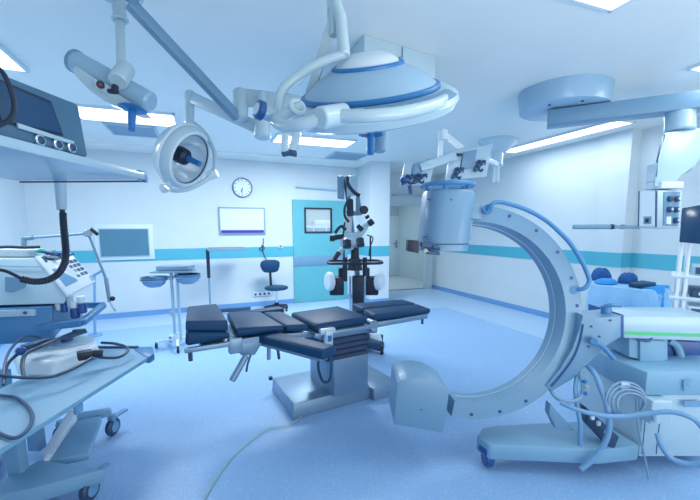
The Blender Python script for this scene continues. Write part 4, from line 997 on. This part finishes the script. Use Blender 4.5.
# ------------------------------------------------------------------ ventilator on its blue-railed trolley (left)
DV = 3.2
t = thing('ventilator', 'pale grey ventilator with sloped keypad panel at the left edge', 'ventilator', (-1.35, 2.9, .8))
pa, pb_, pc_, pd = V((-1.275,3.635,1.381)), V((-1.018,3.39,1.087)), V((-0.891,3.643,1.162)), V((-1.131,3.907,1.401))
back = (pd-pa)
b = B(); A = [(-1.631,3.556,1.392), (-1.275,3.635,1.381), (-1.018,3.39,1.087), (-1.037,3.391,1.045), (-1.586,3.387,1.07)]
b.prism(A, V((-.05, .42, 0))*.9, .006); ca = b.build('casing', 'enamel', t)
pn = (pb_-pa).cross(pd-pa).normalized()
if pn.z < 0: pn = -pn
b = B(); b.prism([pa, pb_, pc_, pd], pn*.025, .006); cp_ = b.build('control_panel', 'white', t)
def on_pan(u, v_, off=.026):
    return pa.lerp(pd, u).lerp(pb_.lerp(pc_, u), v_) + pn*off
def ppl(u0, u1, v0, v1, name, m, th=.004):
    b = B(); b.prism([on_pan(u0, v0), on_pan(u1, v0), on_pan(u1, v1), on_pan(u0, v1)], pn*th); return b.build(name, m, cp_)
ppl(.1, .75, .05, .2, 'slot', 'ink'); ppl(.12, .52, .38, .82, 'display', 'lcd'); ppl(.9, .99, .82, .96, 'dial_plate', 'hose')
for i in range(3):
    for j in range(4): ppl(.6+.13*i, .69+.13*i, .28+.13*j, .36+.13*j, 'key', 'ink', .007)
b = B(); b.prism([(-1.392,3.437,1.262), (-1.283,3.458,1.247), (-1.288,3.445,1.136), (-1.396,3.424,1.153)], NV*.01); b.build('label', 'lcd', ca)
b = B(); b.prism([(-1.558,3.512,1.349), (-1.213,3.56,1.318), (-1.213,3.56,1.314), (-1.559,3.511,1.344)], NV*.01); b.build('casing_seam', 'hose', ca)
# box on top
t = thing('signal_box', 'small white box with coloured plugs on top of the left ventilator', 'electronic unit', (-1.442,3.753,1.381))
b = B(); b.prism([(-1.646,3.725,1.4), (-1.352,3.719,1.389), (-1.289,3.754,1.418), (-1.288,3.757,1.446), (-1.349,3.726,1.44), (-1.644,3.732,1.457)], V((-.05, .25, 0)), .006); bx = b.build('casing', 'white', t)
b = B(); b.prism([(-1.332,3.702,1.433), (-1.288,3.734,1.435), (-1.289,3.73,1.407), (-1.334,3.697,1.394)], NV*.01); b.build('socket_panel', 'enamel', bx)
for i, (q, m_) in enumerate((((-1.245,3.686,1.444), 'green'), ((-1.208,3.67,1.429), 'blue'), ((-1.171,3.655,1.421), 'deepblue'), ((-1.134,3.639,1.405), 'dark'), ((-1.224,3.673,1.405), 'white'), ((-1.104,3.629,1.417), 'blue'))):
    q = V(q)
    b = B(); b.tube([(-1.308,3.75,1.418), q, q+RV*.03-Z*.02+NV*.02, q+RV*.07-Z*.01+NV*.06], .01, 6); b.build('plug_lead', m_, t)
b = B(); b.tube([(-1.635,3.783,1.463), (-1.54,3.909,1.464), (-1.439,3.924,1.457), (-1.334,3.938,1.459)], .012, 6); b.build('rear_lead', 'black', t)
# trolley
t = thing('anaesthesia_trolley', 'blue-railed trolley carrying the ventilator at the left edge', 'trolley', (-1.5, 2.9, 0))
b = B(); b.prism([(-1.57,3.346,1.048), (-1.104,3.361,1.033), (-1.115,3.331,0.781), (-1.581,3.315,0.792)], V((-.05, .4, 0)), .008); b.build('drawer_block', 'railblue', t)
b = B(); b.prism([(-1.505,3.32,1.041), (-1.206,3.339,1.022), (-1.208,3.334,0.978), (-1.507,3.314,0.993)], NV*.03, .003); b.build('drawer_rail', 'enamel', t)
b = B(); b.cyl((-1.257,3.329,1.006), (-1.248,3.305,1.01), .012); b.build('rail_screw', 'ink', t)
b = B(); b.beam((-1.186,3.35,0.882), (-0.9,3.267,0.914), .05, .05); b.beam((-0.9,3.267,0.914), (-0.854,3.688,0.964), .05, .04); b.beam((-0.854,3.688,0.964), (-1.037,3.863,0.944), .04, .05); b.build('side_rail', 'railblue', t)
b = B(); b.prism([(-1.143,3.481,1.012), (-0.99,3.689,0.987), (-0.948,3.442,0.877), (-1.111,3.342,0.877)], V((-.05, .2, 0)), .006); b.build('side_shelf', 'hose', t)
for q in ((-1.272,3.707,0.734),):
    q = V(q); b = B(); b.cyl((q.x, q.y, .06), q, .022); b.build('leg', 'white', t)
for q in (V((-1.9, 2.7, 0)), V((-1.9, 3.2, 0))):
    b = B(); b.cyl(q+Z*.06, q+Z*.8, .03); b.build('leg', 'white', t)
b = B(); b.box((-1.72, 3.05, .08), (.7, .5, .06), rz=15, bev=.01); b.build('base', 'cart', t)
for q in (V((-1.42, 2.98, .03)), V((-1.98, 2.82, .03)), V((-2.05, 3.1, .03)), V((-1.5, 3.28, .03))):
    b = B(); b.cyl(q-V((.015, 0, 0)), q+V((.015, 0, 0)), .03); b.cyl(q, q+Z*.04, .01); b.build('caster', 'black', t)
for (q, l) in (((-0.979,3.413,0.974), 'dark blue bottle with white cap on the trolley side shelf, left of two'), ((-0.927,3.399,1.012), 'dark blue bottle with white cap on the trolley side shelf, right of two')):
    q = V(q); t2 = thing('bottle', l, 'bottle', q+Z*-.04, 0, 'capped bottles on the trolley side shelf')
    b = B(); b.cyl(q+Z*-.05, q+Z*.03, .032, bev=.008); b.build('body', 'deepblue', t2)
    b = B(); b.cyl(q+Z*.03, q+Z*.085, .03, bev=.006); b.build('cap', 'white', t2)
for i, q in enumerate(((-1.091,3.443,1.039), (-1.049,3.425,1.024), (-1.004,3.413,1.062))):
    q = V(q); b = B(); b.cyl(q+Z*-.05, q+Z*.02, .022, bev=.006); b.ball(q+Z*.03, .022)
    b.build('vial', ('white', 'deepblue', 'enamel')[i], None, label=('small white vial on the trolley shelf nearest the ventilator', 'small blue vial on the trolley shelf between white ones', 'small pale vial on the trolley shelf beside the capped bottles')[i], cat='vial', group='small vials on the trolley side shelf')

# jointed tube-holder arm
t = thing('tube_holder_arm', 'thin jointed metal holder arm rising behind the ventilator', 'holder arm', (-1.508,4.111,1.455))
b = B(); b.cyl((-1.514,4.094,1.315), (-1.504,4.122,1.542), .02); b.build('post', 'steel', t)
b = B(); b.cyl((-1.513,4.123,1.529), (-1.024,3.997,1.568), .012); b.cyl((-1.513,4.123,1.529), (-1.43,4.093,1.535), .02); b.build('upper_rod', 'steel', t)
b = B(); b.cyl((-0.982,3.949,1.573), (-1.005,4.044,1.572), .035, bev=.008); b.build('elbow', 'steel', t)
b = B(); b.beam((-0.958,3.956,1.612), (-0.902,3.928,1.559), .02, .03); b.build('wing_nut', 'black', t)
b = B(); b.cyl((-0.983,3.98,1.559), (-0.851,3.873,1.143), .012); b.cyl((-0.859,3.88,1.169), (-0.839,3.844,0.965), .017, .014); b.cyl((-0.839,3.844,0.965), (-0.784,3.76,0.896), .008); b.build('lower_rod', 'steel', t)
b = B(); b.ball((-0.81,3.826,0.994), .022); b.build('knob', 'black', t)
q = V((-1.66,6.569,0.083)); q.z = 0
t = thing('drip_stand', 'slim grey pole with a short top bar behind the ventilator panel', 'stand', q)
b = B(); b.cyl(q+Z*.02, V((-1.622,6.669,0.912)), .018); b.build('pole', 'hose', t)
b = B(); b.cyl((-1.688,6.689,0.882), (-1.512,6.637,0.988), .018); b.build('top_bar', 'hose', t)
b = B(); b.lathe([(0, 0), (.1, 0), (.09, .03), (0, .03)], q, Z, 28); b.build('base', 'hose', t)

# ------------------------------------------------------------------ white cart with suction unit (left foreground)
t = thing('wheeled_cart', 'large pale wheeled cart with flat top in the left foreground', 'cart', (-1.0, 2.7, 0))
zt = .62
tip = V((-.448, 3.242, 0)); tip2 = V((-.488, 3.44, 0)); dr_ = V((.365, .931, 0)); dl = V((-.931, .365, 0))
tp = [tip, tip2, V((-.95, 3.60, 0)), V((-1.9, 3.3, 0)), tip-dr_*2.15+dl*.55, tip-dr_*2.15]
tp = [tip, tip2, tip2+dl*.5-dr_*.02, tip-dr_*1.75+dl*.62, tip-dr_*1.75]
b = B(); b.prism([p_+Z*(zt-.03) for p_ in tp], Z*.03, .006); b.build('top_board', 'cart', t)
b = B(); b.prism([p_+Z*(zt-.05) for p_ in (tip+dr_*.01-dl*.012, tip2+dr_*.02-dl*.01, tip2+dl*.1+dr_*.02, tip2+dl*.1-dr_*.06, tip-dr_*.06+dl*.02, tip-dr_*.06-dl*.012)], Z*.055, .006); b.build('corner_bumper', 'railblue', t)
b = B(); b.beam(tip2+dl*.1+Z*(zt+.006), tip2+dl*.5+Z*(zt+.006), .03, .02); b.build('rear_lip', 'ink', t)
# uprights, base frame and casters
pA, pB, pC, pD = V((-0.981,3.223,0.2)), V((-0.813,3.192,0.2)), V((-0.766,2.663,0.2)), V((-0.982,2.656,0.2))
b = B(); b.prism([pA, pB, pC, pD], Z*-.05, .008); b.build('base_plate', 'cart', t)
b = B(); b.beam(pA+Z*.0, pD+Z*.0, .03, .04, bev=.006); b.beam(pA, V((-0.944,3.275,0.2)), .03, .04, bev=.006); b.build('plate_rim', 'white', t)
w1, w2_ = V((-0.761,3.258,0)), V((-0.724,2.476,0)); w1.z = w2_.z = 0
b = B(); b.beam(V((-0.981,3.223,0.2)), w1+Z*.19+dr_*.0, .07, .06, bev=.015); b.build('outrigger', 'cart', t)
pE = V((-1.131,2.363,0.16)); b = B(); b.hexa([V((-1.267,2.38,0.1)), V((-0.973,2.383,0.1)), V((-0.636,2.457,0.1)), V((-1.046,2.734,0.1))], [V((-1.265,2.398,0.2)), V((-0.964,2.382,0.2)), V((-0.625,2.438,0.2)), V((-1.024,2.694,0.2))], .015); b.build('outrigger', 'cart', t)
for q in (V((-1.131,2.948,0.2)), V((-1.097,2.597,0.2)), V((-1.16,3.244,0.2))+dl*.3):
    b = B(); b.beam(Z*.14+V((q.x, q.y, 0)), V((q.x, q.y, zt-.03)), .08, .06, dr_); b.build('upright', 'cart', t)
q = V((-1.008,2.721,0.2)); b = B(); b.beam(V((q.x, q.y, .2)), V((-0.791,2.606,0.5))+dl*.02, .03, .05); b.build('brace', 'white', t)
b = B(); q = V((-0.752,2.516,0.561)); b.box(q, (.02, .06, .05), rz=-20, bev=.004); b.cyl(q, q+RV*.02-NV*.02, .012); b.build('latch', 'hose', t)
w3, w4 = w1+dl*.33-dr_*.1, w2_+dl*.45-dr_*.15
b = B(); b.beam(w3+Z*.15, V((pA.x, pA.y, .16)), .06, .05); b.build('outrigger', 'cart', t)
b = B(); b.beam(w4+Z*.15, V((pD.x, pD.y, .16)), .06, .05); b.build('outrigger', 'cart', t)
for q in (w1, w2_, w3, w4):
    ax_ = V((.9, -.43, 0))
    b = B(); b.cyl(q+Z*.068-ax_*.022, q+Z*.068+ax_*.022, .068, bev=.01); ws = b.build('caster', 'dark', t)
    b = B(); b.cyl(q+Z*.068-ax_*.026, q+Z*.068+ax_*.026, .04); b.build('hub', 'lcd', ws)
    b = B(); b.box(q+Z*.14+V((.03, .05, 0)), (.045, .17, .018), rz=-30, bev=.005); b.cyl(q+Z*.1, q+Z*.17, .025); b.build('fork', 'hose', ws)
# white suction unit
uc = V((-1.048,3.189,0.62)); 
t = thing('suction_unit', 'white rounded unit with blue knob and cables on the wheeled cart', 'medical unit', V((uc.x, uc.y, .62)))
ua = [(-1.236,3.055,0.622), (-0.996,2.946,0.622), (-0.812,3.324,0.622), (-0.906,3.615,0.622), (-1.18,3.763,0.622), (-1.417,3.457,0.622)]
ub = [V(p_)+Z*.105 for p_ in ua]
cb = sum(ub, V())/6
b = B(); lo = [b.v(p_) for p_ in ua]; hi = [b.v(cb+(p_-cb)*.93) for p_ in ub]
b.face(lo[::-1]); b.face(hi)
for i in range(6): b.face([lo[i], lo[(i+1) % 6], hi[(i+1) % 6], hi[i]])
b._bev(lo+hi, .03, 4); b.build('casing', 'white', t, ang=50)
kc = V((-1.023,3.433,0.726)); b = B(); b.lathe([(0, 0), (.15, 0), (.145, .012), (0, .014)], kc, Z, 36); b.build('top_plate', 'enamel', t)
b = B(); b.lathe([(.036, 0), (.042, .008), (.036, .024), (.02, .034), (0, .036)], V((-1.064,3.463,0.738)), Z, 24); b.build('knob', 'deepblue', t)
pq = V((-0.833,3.023,0.736)); b = B(); b.box(pq, (.09, .07, .06), rz=20, bev=.01); b.cyl(pq+V((.04, .02, 0)), pq+V((.10, .03, -.01)), .025, bev=.005); b.build('plug', 'black', t)
b = B(); b.tube([(-0.78,3.023,0.723), (-0.738,3.067,0.689), (-0.648,3.085,0.675), (-0.606,3.178,0.683), (-0.633,3.297,0.686), (-0.725,3.387,0.698), (-0.829,3.428,0.706)], .011, 8); b.build('mains_cable', 'dark', t)
b = B(); b.tube([(-0.782,2.981,0.722), (-0.816,2.885,0.716), (-0.874,2.776,0.709), (-0.938,2.714,0.708), (-1.03,2.697,0.722), (-1.105,2.675,0.747), (-1.144,2.589,0.797)], .01, 8); b.build('front_cable', 'dark', t)
b = B(); b.tube([(-0.919,3.318,0.842), (-0.97,3.231,0.846), (-1.031,3.112,0.833), (-1.072,2.998,0.829), (-1.125,2.928,0.809), (-1.123,2.857,0.76), (-1.087,2.771,0.708)], .012, 8); b.build('top_cable', 'dark', t)
b = B(); b.tube([(-0.891,3.307,0.834), (-0.98,3.179,0.831), (-1.088,3.113,0.839), (-1.173,3.033,0.809), (-1.226,2.938,0.758), (-1.15,2.691,0.735)], .011, 8); b.build('top_cable', 'dark', t)
b = B(); b.tube([(-1.108,3.174,0.839), (-1.19,3.156,0.874), (-1.234,3.061,0.842), (-1.191,2.824,0.805), (-1.104,2.566,0.741)], .008, 8); b.build('top_cable', 'dark', t)
b = B(); b.beam((-1.06,3.579,0.78), (-0.968,3.598,0.779), .04, .03, bev=.01); b.build('cable_grip', 'black', t)
b = B(); b.beam((-1.185,3.039,0.816), (-1.086,3.174,0.822), .06, .05, bev=.015); b.build('dark_connector', 'ink', t)
b = B(); b.ball((-1.173,2.991,0.815), .03); b.build('side_knob', 'deepblue', t)
b = B(); b.tube([(-1.207,2.716,0.635), (-1.145,2.678,0.635), (-1.077,2.624,0.635), (-0.973,2.478,0.635), (-0.894,2.316,0.635), (-0.862,2.166,0.635), (-0.883,2.098,0.635), (-0.953,2.153,0.635), (-1.026,2.238,0.635)], .009, 8); b.build('coiled_cable', 'ink', None, label='dark cable lying in a loop on the cart top at the left edge', cat='cable')

# ------------------------------------------------------------------ camera, light, colour management
cam = bpy.data.cameras.new('camera'); co = bpy.data.objects.new('camera', cam); COL.objects.link(co)
cam.sensor_width = 36; cam.lens = 375/700*36; cam.shift_y = 27.3/700; cam.clip_start = .05
yaw, pitch, roll = math.radians(20.79), math.radians(-7.28), math.radians(-.15)
fw = V((math.sin(yaw)*math.cos(pitch), math.cos(yaw)*math.cos(pitch), math.sin(pitch)))
rt = V((math.cos(yaw), -math.sin(yaw), 0)); upv = rt.cross(fw)
rt2 = rt*math.cos(roll)+upv*math.sin(roll); up2 = upv*math.cos(roll)-rt*math.sin(roll)
mw = Matrix((rt2, up2, -fw)).transposed().to_4x4(); mw.translation = V((0, 0, 1.6)); co.matrix_world = mw
sc.camera = co

def area(name, loc, size, power, col, rot=(0, 0, 0)):
    l = bpy.data.lights.new(name, 'AREA'); l.shape = 'RECTANGLE'; l.size, l.size_y = size; l.energy = power; l.color = col
    o = bpy.data.objects.new(name, l); COL.objects.link(o); o.location = loc; o.rotation_euler = rot
    return o
cool = (.92, .98, .99)
area('panel_light', (-.85, 5.49, 2.96), (1.1, .58), 35, cool)
area('panel_light', (1.66, 5.96, 2.96), (1.2, .5), 85, cool)
area('panel_light', (-2.0, 4.0, 2.96), (1.2, .5), 25, cool)
area('panel_light', (5.15, 4.5, 2.96), (.34, 2.0), 12, cool)
area('panel_light', (2.2, 1.2, 2.96), (.58, 1.2), 8, cool)
area('panel_light', (4.3, 1.6, 2.96), (.58, 1.1), 10, cool)
area('hall_light', (3.6, 10.2, 2.75), (3, 1), 36, (.88, .96, 1))
area('ceiling_uplight', (2.6, -1.5, 1.1), (5, 1.6), 100, (.94, .99, .98), (math.radians(140), 0, 0))  # unseen uplight behind the camera, added to brighten the ceiling
w = bpy.data.worlds.new('world'); sc.world = w; w.use_nodes = True
bg = w.node_tree.nodes['Background']; bg.inputs['Color'].default_value = (.92, .98, 1.0, 1); bg.inputs['Strength'].default_value = .5
vs = sc.view_settings
vs.view_transform = 'Standard'; vs.look = 'None'; vs.gamma = 1; vs.use_curve_mapping = False; vs.exposure = 0.26
